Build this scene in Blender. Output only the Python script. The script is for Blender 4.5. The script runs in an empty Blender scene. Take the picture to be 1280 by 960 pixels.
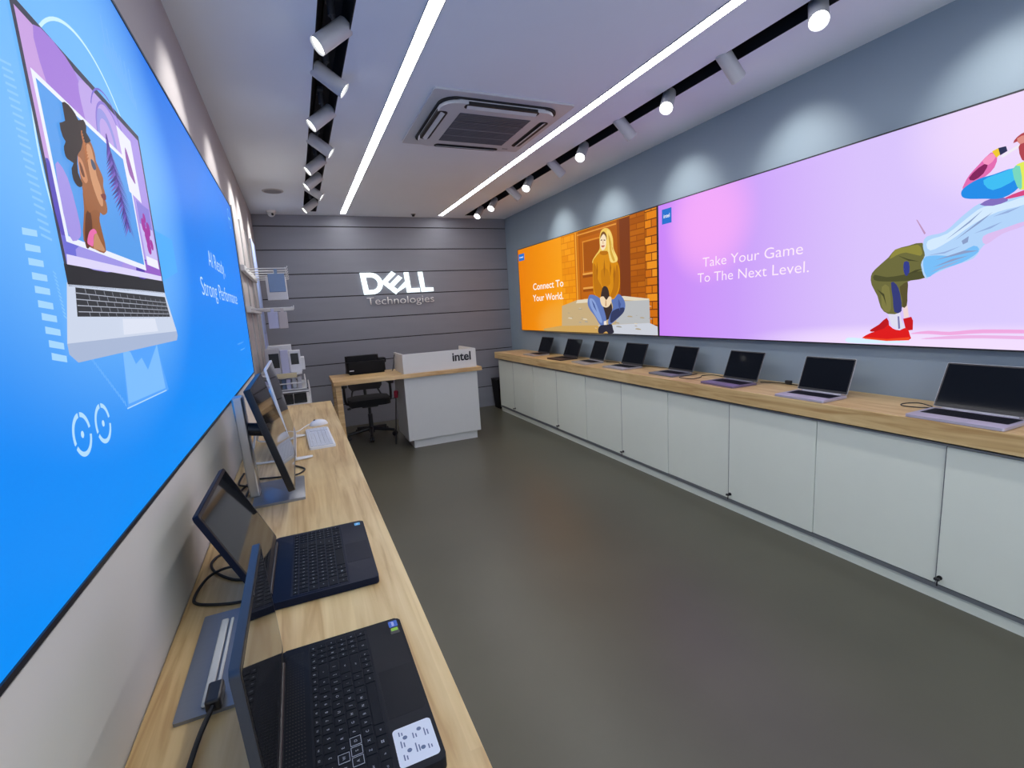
import bpy, bmesh, math, random
from mathutils import Vector, Matrix, geometry
random.seed(7)
scene = bpy.context.scene
col = scene.collection

# ------------------------------------------------------------------ camera
F_PX, YAW, PITCH, ROLL, CAM_H = 600.2185, .4117, .1575, -.0596, 1.54
_w = Vector((math.sin(YAW)*math.cos(PITCH), math.cos(YAW)*math.cos(PITCH), -math.sin(PITCH)))
_r = Vector((math.cos(YAW), -math.sin(YAW), 0)); _u = _r.cross(_w)
_r, _u = math.cos(ROLL)*_r + math.sin(ROLL)*_u, -math.sin(ROLL)*_r + math.cos(ROLL)*_u
CAM = Vector((0, 0, CAM_H))
cd = bpy.data.cameras.new('camera'); cam = bpy.data.objects.new('camera', cd); col.objects.link(cam)
cd.sensor_width = 36; cd.lens = F_PX/1280*36; cd.clip_start = .02
M = Matrix(((_r.x, _u.x, -_w.x, 0), (_r.y, _u.y, -_w.y, 0), (_r.z, _u.z, -_w.z, CAM_H), (0, 0, 0, 1)))
cam.matrix_world = M; scene.camera = cam

# ------------------------------------------------------------------ world, exposure
wd = bpy.data.worlds.new('world'); scene.world = wd; wd.use_nodes = True
wd.node_tree.nodes['Background'].inputs[0].default_value = (.80, .88, 1, 1)
wd.node_tree.nodes['Background'].inputs[1].default_value = 1.6
scene.view_settings.view_transform = 'Standard'; scene.view_settings.look = 'None'
scene.view_settings.exposure = 0; scene.view_settings.gamma = 1
scene.view_settings.use_curve_mapping = False
STRIP = 22.0        # radiance of the ceiling light lines
SPOT_W = 30.0       # watts of one track spotlight

# room measures (metres): camera stands over x=0, y=0
ZC, XR, XL, YB, Y0 = 2.902, 3.141, -.359, 7.10, -1.6
ZT = .898           # height of both counters
XLS, XRS = -.312, 3.099   # faces of the lightboxes

def on_x(u, v, X):
    d = _w + _r*((u-640)/F_PX) - _u*((v-480)/F_PX); return CAM + d*(X/d.x)

# ------------------------------------------------------------------ materials
def lin(c):
    return tuple(((x/255)/12.92 if x/255 <= .04045 else ((x/255+.055)/1.055)**2.4) for x in c)
MATS = {}
def mat(name, c, rough=.5, metal=0, var=.06, nscale=8, bump=0, bscale=200, spec=.5, coat=0, stretch=None):
    if name in MATS: return MATS[name]
    m = bpy.data.materials.new(name); m.use_nodes = True; nt = m.node_tree; n = nt.nodes; l = nt.links
    b = n['Principled BSDF']; b.inputs['Roughness'].default_value = rough; b.inputs['Metallic'].default_value = metal
    b.inputs['Specular IOR Level'].default_value = spec; b.inputs['Coat Weight'].default_value = coat
    tc = n.new('ShaderNodeTexCoord'); mp = n.new('ShaderNodeMapping'); l.new(tc.outputs['Object'], mp.inputs[0])
    if stretch: mp.inputs['Scale'].default_value = stretch
    no = n.new('ShaderNodeTexNoise'); no.inputs['Scale'].default_value = nscale; no.inputs['Detail'].default_value = 4
    l.new(mp.outputs[0], no.inputs[0])
    mx = n.new('ShaderNodeMix'); mx.data_type = 'RGBA'
    mx.inputs[6].default_value = tuple(x*(1-var) for x in c)+(1,); mx.inputs[7].default_value = tuple(min(1, x*(1+var)) for x in c)+(1,)
    l.new(no.outputs[0], mx.inputs[0]); l.new(mx.outputs[2], b.inputs['Base Color'])
    if bump:
        n2 = n.new('ShaderNodeTexNoise'); n2.inputs['Scale'].default_value = bscale; l.new(mp.outputs[0], n2.inputs[0])
        bp = n.new('ShaderNodeBump'); bp.inputs['Strength'].default_value = bump; bp.inputs['Distance'].default_value = .002
        l.new(n2.outputs[0], bp.inputs['Height']); l.new(bp.outputs[0], b.inputs['Normal'])
    MATS[name] = m; return m
def emit(name, c, s=1.0):
    if name in MATS: return MATS[name]
    m = bpy.data.materials.new(name); m.use_nodes = True; b = m.node_tree.nodes['Principled BSDF']
    b.inputs['Base Color'].default_value = (.008, .008, .008, 1); b.inputs['Roughness'].default_value = .4
    b.inputs['Specular IOR Level'].default_value = .04
    b.inputs['Emission Color'].default_value = tuple(c)+(1,); b.inputs['Emission Strength'].default_value = s
    MATS[name] = m; return m
PRINT = 1.0
def ink(r, g, b):                      # backlit printed colour
    return emit('ink_%d_%d_%d' % (r, g, b), lin((r, g, b)), PRINT)
def wood(name, c1, c2, c3, along='Y', rough=.38):
    m = bpy.data.materials.new(name); m.use_nodes = True; nt = m.node_tree; n = nt.nodes; l = nt.links
    b = n['Principled BSDF']; b.inputs['Roughness'].default_value = rough; b.inputs['Specular IOR Level'].default_value = .4
    tc = n.new('ShaderNodeTexCoord'); mp = n.new('ShaderNodeMapping'); l.new(tc.outputs['Object'], mp.inputs[0])
    if along == 'Y': mp.inputs['Rotation'].default_value = (0, 0, math.pi/2)
    br = n.new('ShaderNodeTexBrick'); l.new(mp.outputs[0], br.inputs[0])
    br.inputs['Scale'].default_value = 1; br.inputs['Brick Width'].default_value = .95; br.inputs['Row Height'].default_value = .118
    br.inputs['Mortar Size'].default_value = .0008; br.inputs['Mortar Smooth'].default_value = .3; br.inputs['Bias'].default_value = 0; br.offset = .37
    br.inputs['Color1'].default_value = (.1, .1, .1, 1); br.inputs['Color2'].default_value = (.9, .9, .9, 1); br.inputs['Mortar'].default_value = (.3, .3, .3, 1)
    st = n.new('ShaderNodeMapping'); st.inputs['Scale'].default_value = (1.6, 26, 26) if along == 'X' else (1.6, 26, 26)
    l.new(mp.outputs[0], st.inputs[0])
    no = n.new('ShaderNodeTexNoise'); no.inputs['Scale'].default_value = 1.0; no.inputs['Detail'].default_value = 7; no.inputs['Distortion'].default_value = 1.4
    l.new(st.outputs[0], no.inputs[0])
    big = n.new('ShaderNodeTexNoise'); big.inputs['Scale'].default_value = 2.4; big.inputs['Detail'].default_value = 3; l.new(mp.outputs[0], big.inputs[0])
    rp = n.new('ShaderNodeValToRGB'); e = rp.color_ramp.elements
    e[0].position = .28; e[0].color = c3+(1,); e[1].position = .72; e[1].color = c1+(1,)
    k = e.new(.5); k.color = c2+(1,)
    l.new(no.outputs[0], rp.inputs[0])
    m1 = n.new('ShaderNodeMix'); m1.data_type = 'RGBA'; m1.blend_type = 'MULTIPLY'; m1.inputs[0].default_value = .34
    l.new(rp.outputs[0], m1.inputs[6])
    r2 = n.new('ShaderNodeValToRGB'); r2.color_ramp.elements[0].color = (.62, .52, .42, 1); r2.color_ramp.elements[1].color = (1, 1, 1, 1)
    l.new(br.outputs[0], r2.inputs[0]); l.new(r2.outputs[0], m1.inputs[7])
    m2 = n.new('ShaderNodeMix'); m2.data_type = 'RGBA'; m2.blend_type = 'MULTIPLY'; m2.inputs[0].default_value = .35
    r3 = n.new('ShaderNodeValToRGB'); r3.color_ramp.elements[0].position = .35; r3.color_ramp.elements[0].color = (.66, .55, .43, 1); r3.color_ramp.elements[1].position = .6; r3.color_ramp.elements[1].color = (1, 1, 1, 1)
    l.new(big.outputs[0], r3.inputs[0]); l.new(m1.outputs[2], m2.inputs[6]); l.new(r3.outputs[0], m2.inputs[7])
    l.new(m2.outputs[2], b.inputs['Base Color'])
    bp = n.new('ShaderNodeBump'); bp.inputs['Strength'].default_value = .06; bp.inputs['Distance'].default_value = .001
    l.new(no.outputs[0], bp.inputs['Height']); l.new(bp.outputs[0], b.inputs['Normal'])
    MATS[name] = m; return m

W_OAK = wood('oak_laminate', lin((236, 211, 156)), lin((223, 194, 138)), lin((190, 152, 98)))
W_OAKX = wood('oak_laminate_across', lin((234, 206, 154)), lin((221, 188, 134)), lin((188, 148, 96)), along='X')
WHITE = mat('white_laminate', (.80, .84, .73), .42, var=.02)
WHITEP = mat('white_paint', (.74, .74, .74), .5, var=.03)
CEILM = mat('ceiling_paint', (.83, .90, .97), .85, var=.02, nscale=3, bump=.05)
LWALL = mat('grey_wall_paint', (.40, .37, .38), .7, var=.05, nscale=2.5, bump=.08, bscale=60)
LLOW = mat('cream_wall_paint', (.64, .63, .58), .65, var=.05, nscale=3, bump=.08, bscale=60)
RWALL = mat('blue_grey_paint', (.27, .34, .40), .65, var=.04, nscale=2, bump=.06, bscale=60)
PLANK = mat('grey_plank_paint', (.235, .245, .285), .55, var=.08, nscale=2, stretch=(1, 1, 6), bump=.05, bscale=40)
BLACK = mat('matt_black', (.006, .006, .007), .6)
BLACKG = mat('black_plastic', (.012, .012, .014), .38)
RUBBER = mat('cable_black', (.012, .012, .013), .55)
GLASS = mat('screen_glass', (.006, .007, .009), .05, var=.02, spec=.45)
GLASSD = mat('dull_screen_glass', (.007, .009, .013), .06, var=.02, spec=.08)
SILVER = mat('silver_metal', (.55, .56, .58), .32, 1, var=.04, stretch=(1, 30, 1))
STEEL = mat('brushed_steel', (.25, .26, .28), .36, .7, var=.08, nscale=20, stretch=(1, 25, 1))
ALU = mat('rail_aluminium', (.32, .34, .36), .4, .7)
NAVY = mat('navy_black_plastic', (.005, .009, .024), .45, var=.1, nscale=60, spec=.16)
CHAR = mat('charcoal_plastic', (.008, .010, .015), .5, var=.12, nscale=90, spec=.16)
KEYM = mat('key_black', (.006, .008, .012), .55, spec=.16)
LEGEND = mat('key_legend', (.42, .45, .50), .6)
LEDM = emit('led_line', (1, .98, 1), STRIP)

# ------------------------------------------------------------------ mesh helpers
class MB:
    def __init__(s): s.bm = bmesh.new()
    def _after(s, verts, mtx):
        if mtx is not None: bmesh.ops.transform(s.bm, matrix=mtx, verts=verts)
    def box(s, x0, x1, y0, y1, z0, z1, bev=0, seg=2, mtx=None):
        t = bmesh.new(); bmesh.ops.create_cube(t, size=1)
        for v in t.verts:
            v.co = Vector(((x0+x1)/2+v.co.x*(x1-x0), (y0+y1)/2+v.co.y*(y1-y0), (z0+z1)/2+v.co.z*(z1-z0)))
        if bev: bmesh.ops.bevel(t, geom=t.edges[:], offset=bev, segments=seg, affect='EDGES', profile=.5)
        if mtx is not None: bmesh.ops.transform(t, matrix=mtx, verts=t.verts[:])
        s._merge(t); return s
    def _merge(s, t):
        me = bpy.data.meshes.new('tmp'); t.to_mesh(me); t.free(); s.bm.from_mesh(me); bpy.data.meshes.remove(me)
    def add_mesh(s, me, mtx=None):
        t = bmesh.new(); t.from_mesh(me)
        if mtx is not None: bmesh.ops.transform(t, matrix=mtx, verts=t.verts[:])
        s._merge(t)
    def rr(s, x0, x1, y0, y1, z0, z1, r, seg=5, edge=0, mtx=None):        # rounded slab, flat in z
        t = bmesh.new(); pts = []
        for cx, cy, a in ((x1-r, y1-r, 0), (x0+r, y1-r, 90), (x0+r, y0+r, 180), (x1-r, y0+r, 270)):
            for i in range(seg+1):
                th = math.radians(a+90*i/seg); pts.append((cx+r*math.cos(th), cy+r*math.sin(th)))
        b = [t.verts.new((x, y, z0)) for x, y in pts]; c = [t.verts.new((x, y, z1)) for x, y in pts]
        t.faces.new(b[::-1]); top = t.faces.new(c); N = len(pts)
        for i in range(N): t.faces.new((b[i], b[(i+1) % N], c[(i+1) % N], c[i]))
        if edge: bmesh.ops.bevel(t, geom=list(top.edges), offset=edge, segments=2, affect='EDGES', profile=.5)
        if mtx is not None: bmesh.ops.transform(t, matrix=mtx, verts=t.verts[:])
        s._merge(t); return s
    def cyl(s, p0, p1, r0, r1=None, seg=16, cap=True):
        p0, p1 = Vector(p0), Vector(p1); r1 = r0 if r1 is None else r1
        d = (p1-p0).normalized(); a = d.orthogonal().normalized(); b = d.cross(a); A = []; B = []
        for i in range(seg):
            t = 2*math.pi*i/seg; o = a*math.cos(t)+b*math.sin(t)
            A.append(s.bm.verts.new(p0+o*r0)); B.append(s.bm.verts.new(p1+o*r1))
        for i in range(seg): s.bm.faces.new((A[i], A[(i+1) % seg], B[(i+1) % seg], B[i]))
        if cap: s.bm.faces.new(A[::-1]); s.bm.faces.new(B)
        return s
    def tube(s, pts, r, seg=8):
        pts = [Vector(p) for p in pts]; rings = []; a = None
        for i, p in enumerate(pts):
            d = (pts[min(i+1, len(pts)-1)]-pts[max(i-1, 0)]).normalized()
            a = d.orthogonal().normalized() if a is None else (a-d*a.dot(d)).normalized()
            b = d.cross(a)
            rings.append([s.bm.verts.new(p+(a*math.cos(2*math.pi*k/seg)+b*math.sin(2*math.pi*k/seg))*r) for k in range(seg)])
        for i in range(len(rings)-1):
            for k in range(seg): s.bm.faces.new((rings[i][k], rings[i][(k+1) % seg], rings[i+1][(k+1) % seg], rings[i+1][k]))
        s.bm.faces.new(rings[0][::-1]); s.bm.faces.new(rings[-1]); return s
    def prism(s, pts, fn, d):                # polygon pts2d -> fn(p) 3D, extruded by vector d
        P = [Vector(fn(p)) for p in pts]; tri = geometry.tessellate_polygon([P]); d = Vector(d)
        a = [s.bm.verts.new(p) for p in P]; b = [s.bm.verts.new(p+d) for p in P]
        for t in tri:
            try: s.bm.faces.new([a[i] for i in t]); s.bm.faces.new([b[i] for i in reversed(t)])
            except ValueError: pass
        N = len(P)
        for i in range(N): s.bm.faces.new((a[i], a[(i+1) % N], b[(i+1) % N], b[i]))
        return s
    def build(s, name, m, parent=None, smooth=False):
        bmesh.ops.recalc_face_normals(s.bm, faces=s.bm.faces[:])
        me = bpy.data.meshes.new(name); s.bm.to_mesh(me); s.bm.free(); me.materials.append(m)
        if smooth:
            for p in me.polygons: p.use_smooth = True
            try: me.set_sharp_from_angle(angle=math.radians(40))
            except Exception: pass
        o = bpy.data.objects.new(name, me); col.objects.link(o)
        if parent is not None: o.parent = parent
        return o
def spline(pts, n=6, closed=False):
    P = [Vector(p) for p in pts]; out = []; N = len(P)
    for i in range(N if closed else N-1):
        if closed: a, b, c, d = P[i-1], P[i], P[(i+1) % N], P[(i+2) % N]
        else: a, b, c, d = P[max(i-1, 0)], P[i], P[i+1], P[min(i+2, N-1)]
        for k in range(n):
            t = k/n
            out.append(.5*((2*b)+(c-a)*t+(2*a-5*b+4*c-d)*t*t+(3*b-a-3*c+d)*t**3))
    if not closed: out.append(P[-1])
    return out
def tag(o, label=None, cat=None, group=None, kind=None):
    if label: o['label'] = label
    if cat: o['category'] = cat
    if group: o['group'] = group
    if kind: o['kind'] = kind
    return o
def thing(name, label, cat, loc=(0, 0, 0), rz=0, group=None):
    o = bpy.data.objects.new(name, None); o.empty_display_size = .05; col.objects.link(o)
    o.location = loc; o.rotation_euler = (0, 0, rz); return tag(o, label, cat, group)
def copy_tree(o, parent=None):
    c = o.copy(); col.objects.link(c); c.parent = parent
    for ch in list(o.children): copy_tree(ch, c)
    return c
def struct(o): o['kind'] = 'structure'; return o
TXT = {}
def text_mesh(body, bold=0.0):
    if (body, bold) in TXT: return TXT[(body, bold)]
    cu = bpy.data.curves.new('lettering', 'FONT'); cu.body = body; cu.size = 1; cu.offset = bold; cu.resolution_u = 4
    o = bpy.data.objects.new('lettering', cu); col.objects.link(o); bpy.context.view_layer.update()
    me = bpy.data.meshes.new_from_object(o.evaluated_get(bpy.context.evaluated_depsgraph_get()))
    bpy.data.objects.remove(o); bpy.data.curves.remove(cu)
    xs = [v.co.x for v in me.vertices]; ys = [v.co.y for v in me.vertices]
    TXT[(body, bold)] = (me, min(xs), max(xs), min(ys), max(ys)); return TXT[(body, bold)]
def lettering(body, origin, ex, ey, width, cap, bold=0.0, thick=0.0, name='lettering', m=None, parent=None):
    """origin = left end of the baseline, ex/ey unit vectors, width of the line, height of a capital"""
    me, x0, x1, y0, y1 = text_mesh(body, bold); ex, ey = Vector(ex), Vector(ey); ez = ex.cross(ey)
    sx = width/(x1-x0); sy = cap/.70
    mx = Matrix(((ex.x*sx, ey.x*sy, ez.x, 0), (ex.y*sx, ey.y*sy, ez.y, 0), (ex.z*sx, ey.z*sy, ez.z, 0), (0, 0, 0, 1)))
    b = MB(); b.add_mesh(me, Matrix.Translation(Vector(origin)) @ mx @ Matrix.Translation((-x0, 0, 0)))
    if thick:
        r = bmesh.ops.extrude_face_region(b.bm, geom=b.bm.faces[:])
        bmesh.ops.translate(b.bm, verts=[v for v in r['geom'] if isinstance(v, bmesh.types.BMVert)], vec=ez*thick)
    return b.build(name, m, parent)
class Art:                      # flat backlit print on a lightbox face at x = X (facing sgn)
    def __init__(s, X, sgn): s.X, s.sgn, s.v, s.f, s.mi, s.ms, s.k = X, sgn, [], [], [], [], 1
    def yz(s, pts, c, curve=0, lay=None):
        P = [Vector((0, p[0], p[1])) for p in pts]
        if curve: P = spline(P, curve, True)
        s.k += 1; x = s.X+s.sgn*.00002*(lay if lay else s.k); b = len(s.v)
        s.v += [(x, p.y, p.z) for p in P]; m = ink(*c)
        if m not in s.ms: s.ms.append(m)
        for t in geometry.tessellate_polygon([P]):
            s.f.append([b+i for i in t]); s.mi.append(s.ms.index(m))
    def px(s, pts, c, curve=0): s.yz([(lambda q: (q.y, q.z))(on_x(u, v, s.X)) for u, v in pts], c, curve)
    def ring(s, cy, cz, r, w, c, a0=0, a1=360, n=48):
        A = [math.radians(a0+(a1-a0)*i/n) for i in range(n+1)]
        for i in range(n):
            s.yz([(cy+q*math.cos(t), cz+q*math.sin(t)) for q, t in ((r, A[i]), (r+w, A[i]), (r+w, A[i+1]), (r, A[i+1]))], c, lay=s.k+1); s.k -= 1
        s.k += 1
    def rect(s, y0, y1, z0, z1, c): s.yz([(y0, z0), (y1, z0), (y1, z1), (y0, z1)], c)
    def line(s, a, b, w, c):
        a, b = Vector(a), Vector(b); n = Vector((-(b-a).y, (b-a).x)).normalized()*w/2
        s.yz([a+n, b+n, b-n, a-n], c)
    def build(s, name, parent):
        me = bpy.data.meshes.new(name); me.from_pydata(s.v, [], s.f)
        for m in s.ms: me.materials.append(m)
        me.polygons.foreach_set('material_index', s.mi); me.update()
        o = bpy.data.objects.new(name, me); col.objects.link(o); o.parent = parent; return o

# ------------------------------------------------------------------ the room
def floor_mat():
    m = bpy.data.materials.new('floor_vinyl'); m.use_nodes = True; nt = m.node_tree; n = nt.nodes; l = nt.links
    b = n['Principled BSDF']; b.inputs['Specular IOR Level'].default_value = .45
    tc = n.new('ShaderNodeTexCoord')
    a = n.new('ShaderNodeTexNoise'); a.inputs['Scale'].default_value = 1.3; a.inputs['Detail'].default_value = 6; l.new(tc.outputs['Object'], a.inputs[0])
    r = n.new('ShaderNodeValToRGB'); r.color_ramp.elements[0].position = .3; r.color_ramp.elements[0].color = (.076, .073, .051, 1)
    r.color_ramp.elements[1].position = .7; r.color_ramp.elements[1].color = (.097, .093, .065, 1); l.new(a.outputs[0], r.inputs[0])
    v = n.new('ShaderNodeTexVoronoi'); v.inputs['Scale'].default_value = 3.2; v.inputs['Randomness'].default_value = 1; l.new(tc.outputs['Object'], v.inputs[0])
    sp = n.new('ShaderNodeValToRGB'); sp.color_ramp.elements[0].position = .010; sp.color_ramp.elements[0].color = (.35, .35, .33, 1)
    sp.color_ramp.elements[1].position = .016; sp.color_ramp.elements[1].color = (1, 1, 1, 1); l.new(v.outputs['Distance'], sp.inputs[0])
    mx = n.new('ShaderNodeMix'); mx.data_type = 'RGBA'; mx.blend_type = 'MULTIPLY'; mx.inputs[0].default_value = 1
    l.new(r.outputs[0], mx.inputs[6]); l.new(sp.outputs[0], mx.inputs[7]); l.new(mx.outputs[2], b.inputs['Base Color'])
    rr = n.new('ShaderNodeMapRange'); rr.inputs[3].default_value = .30; rr.inputs[4].default_value = .42; l.new(a.outputs[0], rr.inputs[0]); l.new(rr.outputs[0], b.inputs['Roughness'])
    n2 = n.new('ShaderNodeTexNoise'); n2.inputs['Scale'].default_value = 120; l.new(tc.outputs['Object'], n2.inputs[0])
    bp = n.new('ShaderNodeBump'); bp.inputs['Strength'].default_value = .04; bp.inputs['Distance'].default_value = .001; l.new(n2.outputs[0], bp.inputs['Height']); l.new(bp.outputs[0], b.inputs['Normal'])
    return m
struct(MB().box(XL-.1, XR+.1, Y0, YB+.12, -.08, 0).build('floor', floor_mat()))
SL0, SL1, SLE = .248, .405, 6.86        # slot over the left counter
SR0, SR1, SRE = 2.420, 2.560, 6.90      # slot over the right counter
c = MB()
for x0, x1, y0, y1 in ((XL-.1, SL0, Y0, YB+.12), (SL1, SR0, Y0, YB+.12), (SR1, XR+.1, Y0, YB+.12), (SL0, SL1, SLE, YB+.12), (SR0, SR1, SRE, YB+.12)):
    c.box(x0, x1, y0, y1, ZC, ZC+.06)
ceiling = struct(c.build('ceiling', CEILM))
for k, (a, b, e) in enumerate(((SL0, SL1, SLE), (SR0, SR1, SRE))):
    t = MB(); t.box(a, b, Y0, e, ZC+.19, ZC+.2)
    t.box(a, a+.004, Y0, e, ZC+.0005, ZC+.2); t.box(b-.004, b, Y0, e, ZC+.0005, ZC+.2); t.box(a, b, e-.004, e, ZC+.0005, ZC+.2)
    t.box((a+b)/2-.018, (a+b)/2+.018, Y0, e-.02, ZC+.155, ZC+.19)
    struct(t.build('trim_%d' % (k+1), BLACK))
w = MB(); w.box(XL-.1, XL, Y0, YB+.12, 1.185, ZC+.2); w.box(XL-.1, XL, 3.86, YB+.12, 0, 1.185)
wall_left = struct(w.build('wall_left', LWALL))
low = MB().box(XL-.1, -.3135, Y0, 3.86, 0, 1.185).build('lower_wall_panel', LLOW, wall_left)
struct(MB().box(XR, XR+.1, Y0, YB+.12, 0, ZC+.2).build('wall_right', RWALL))
wall_back = struct(MB().box(XL-.1, XR+.1, YB+.012, YB+.12, 0, ZC+.2).build('wall_back', mat('groove_dark', (.012, .012, .014), .8)))
G = [ZC, 2.757, 2.457, 2.142, 1.831, 1.519, 1.213, .912, .622, .322, 0]
for i in range(len(G)-1):
    a = G[i+1]+(.006 if i < len(G)-2 else 0); b = G[i]-(.006 if i else 0)
    MB().box(XL, XR, YB, YB+.014, a, b, .002, 1).build('plank', PLANK, wall_back)

# slotted uprights on the left wall beyond the lightbox
for y in (4.42, 5.0, 5.6, 6.1):
    u = MB(); u.box(XL, XL+.012, y-.014, y+.014, .1, 2.45)
    struct(u.build('trim_3', mat('upright_grey', (.45, .45, .45), .4, .4)))

# ------------------------------------------------------------------ ceiling light lines
for x, w_, lab in ((.736, .066, 'long white linear ceiling light beside the air conditioner, on the blue lightbox side'),
                   (2.069, .064, 'long white linear ceiling light beside the air conditioner, on the purple lightbox side')):
    t = thing('linear_ceiling_light', lab, 'light', (x, 2.7, ZC), 0, 'linear ceiling lights')
    MB().box(-w_/2, w_/2, -4.2, 4.23, -.0035, -.0005).build('diffuser', LEDM, t)
    h = MB(); h.box(-w_/2-.004, -w_/2, -4.2, 4.23, -.005, -.0005); h.box(w_/2, w_/2+.004, -4.2, 4.23, -.005, -.0005)
    h.build('trim_edge', mat('strip_edge', (.2, .2, .22), .5), t)

# ------------------------------------------------------------------ track spotlights
HEAD = mat('spot_head_white', (.52, .53, .55), .4, var=.02)
LENS = emit('spot_lens', (1, .99, .93), 9)
LENSD = emit('spot_lens_soft', (1, .99, .93), 5)
def spot(x, y, d, label, group, watts, ang=52, lens=LENS, blend=.75, drop=.02):
    """head pivots below the track; d = direction of the beam"""
    d = Vector(d).normalized(); t = thing('track_spotlight', label, 'spotlight', (x, y, ZC), 0, group)
    piv = Vector((0, 0, -drop)); back = piv-d*.085; front = piv+d*.105
    m = MB(); m.cyl((0, 0, .155), (0, 0, .06), .017, seg=12); m.box(-.02, .02, -.045, .045, .13, .156, .004)
    m.cyl((0, 0, .07), piv-d*.03, .011, seg=10); m.build('mount', mat('mount_grey', (.10, .10, .11), .45), t, True)
    h = MB(); h.cyl(back, back+d*.006, .038, .044, 24); h.cyl(back+d*.006, front, .044, .044, 24, cap=False)
    h.cyl(front, front-d*.012, .044, .038, 24, cap=False)
    h.build('head', HEAD, t, True)
    MB().cyl(front-d*.012, front-d*.010, .039, .039, 24).build('lens', lens, t)
    ld = bpy.data.lights.new('spot_lamp', 'SPOT'); ld.energy = watts; ld.spot_size = math.radians(ang); ld.spot_blend = blend
    ld.shadow_soft_size = .03; ld.color = (1, .98, .92)
    lo = bpy.data.objects.new('spot_lamp', ld); col.objects.link(lo); lo.parent = t
    lo.location = front+d*.01; lo.rotation_euler = d.to_track_quat('-Z', 'Y').to_euler()
    return t
ORD = ['first', 'second', 'third', 'fourth', 'fifth', 'sixth', 'seventh', 'eighth', 'ninth', 'tenth', 'eleventh', 'twelfth', 'thirteenth']
XSL, XSR = .327, 2.49
left = [(6.405, -1), (5.717, 1), (5.295, -1), (4.749, -1), (4.223, 1), (3.663, -1), (3.089, 1), (2.635, -1), (2.10, 1), (1.5, -1), (.9, 1), (.3, -1)]
for k, (y, s) in enumerate(left):
    spot(XSL, y, (-.76, -.06, -.62) if s < 0 else (.80, -.08, -.60),
         'grey spotlight over the blue lightbox counter, %s from plank wall, aimed %s' % (ORD[k], 'at that wall' if s < 0 else 'away'),
         'spotlights in the slot over the blue lightbox', SPOT_W*(1.9 if y > 3.9 else 1.2) if s < 0 else SPOT_W*.4, 60 if s < 0 else 65, LENSD)
right = [(6.47, -1), (5.96, -1), (5.34, 1), (4.93, -1), (4.33, 1), (3.84, -1), (3.25, 1), (2.76, -1), (2.25, 1), (1.72, -1), (1.22, 1), (.6, -1), (.1, 1)]
for k, (y, s) in enumerate(right):
    spot(XSR, y, (.74, .0, -.67) if s > 0 else (-.55, -.42, -.72),
         'grey spotlight over the eight laptop counter, %s from plank wall, aimed %s' % (ORD[k], 'at that wall' if s > 0 else 'into the room'),
         'spotlights in the slot over the laptop counter', SPOT_W*.7 if s > 0 else SPOT_W*.4, 74 if s > 0 else 65, drop=.03, blend=1.0)

# ------------------------------------------------------------------ air conditioner
ac = thing('air_conditioner', 'white square ceiling cassette air conditioner with dark grille', 'air conditioner', (1.44, 3.56, ZC))
ACW = mat('ac_white', (.60, .61, .62), .45, var=.02)
MB().rr(-.50, .50, -.50, .50, -.014, -.0005, .02).build('panel', ACW, ac)
MB().rr(-.432, .432, -.432, .432, -.022, -.0135, .12, 8).build('air_slot', BLACK, ac)
MB().rr(-.415, .415, -.415, .415, -.047, -.021, .11, 8, .012).build('body', ACW, ac)
for a in range(4):
    rz = Matrix.Rotation(a*math.pi/2, 4, 'Z')
    MB().rr(.345, .418, -.27, .27, -.0485, -.03, .03, 5, mtx=rz).build('outlet', BLACK, ac)
    MB().box(.366, .400, -.255, .255, -.058, -.054, .0015, 1, mtx=rz @ Matrix.Translation((.383, 0, -.052)) @ Matrix.Rotation(math.radians(-24), 4, 'Y') @ Matrix.Translation((-.383, 0, .056))).build('flap', ACW, ac)
MB().box(-.265, .265, -.27, .27, -.049, -.0465).build('grille', mat('ac_grille_dark', (.07, .075, .09), .6), ac)
s = MB()
for i in range(26): s.box(-.262, .262, -.262+i*.0205, -.255+i*.0205, -.052, -.0485)
s.build('grille_slats', mat('ac_slat', (.13, .135, .15), .5), ac)
s = MB()
for i in range(1, 4): s.box(-.265, .265, -.27+i*.135-.004, -.27+i*.135+.004, -.053, -.0485)
s.build('grille_bar', mat('ac_bar', (.22, .22, .24), .5), ac)
MB().rr(.30, .35, .335, .350, -.0485, -.0465, .004).build('badge', mat('ac_badge', (.2, .2, .2), .4), ac)

# small ceiling devices
d = thing('ceiling_speaker', 'flat round grey ceiling speaker near the plank wall', 'speaker', (-.06, 5.86, ZC))
MB().cyl((0, 0, -.006), (0, 0, -.0005), .10, .105, 32).build('rim', mat('speaker_rim', (.5, .5, .5), .5), d, True)
MB().cyl((0, 0, -.008), (0, 0, -.0055), .085, .085, 32).build('grille', mat('speaker_grille', (.30, .30, .32), .7), d)
d = thing('security_camera', 'white dome security camera at the ceiling corner above the plank wall', 'camera', (-.12, 6.88, ZC))
MB().cyl((0, 0, -.02), (0, 0, -.0005), .055, .06, 24).build('base', WHITEP, d, True)
m = MB(); bmesh.ops.create_uvsphere(m.bm, u_segments=20, v_segments=10, radius=.045, matrix=Matrix.Translation((0, 0, -.03))); m.build('dome', ACW, d, True)
MB().cyl((.012, -.038, -.045), (.016, -.047, -.052), .014, seg=12).build('lens', BLACK, d)
d = thing('smoke_detector', 'small dark ceiling sensor between the light lines near the plank wall', 'sensor', (1.66, 6.87, ZC))
MB().cyl((0, 0, -.01), (0, 0, -.0005), .03, .034, 20).build('plate', mat('sensor_grey', (.3, .3, .3), .5), d, True)
MB().cyl((0, 0, -.035), (0, 0, -.009), .016, .024, 16).build('head', BLACK, d, True)

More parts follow.
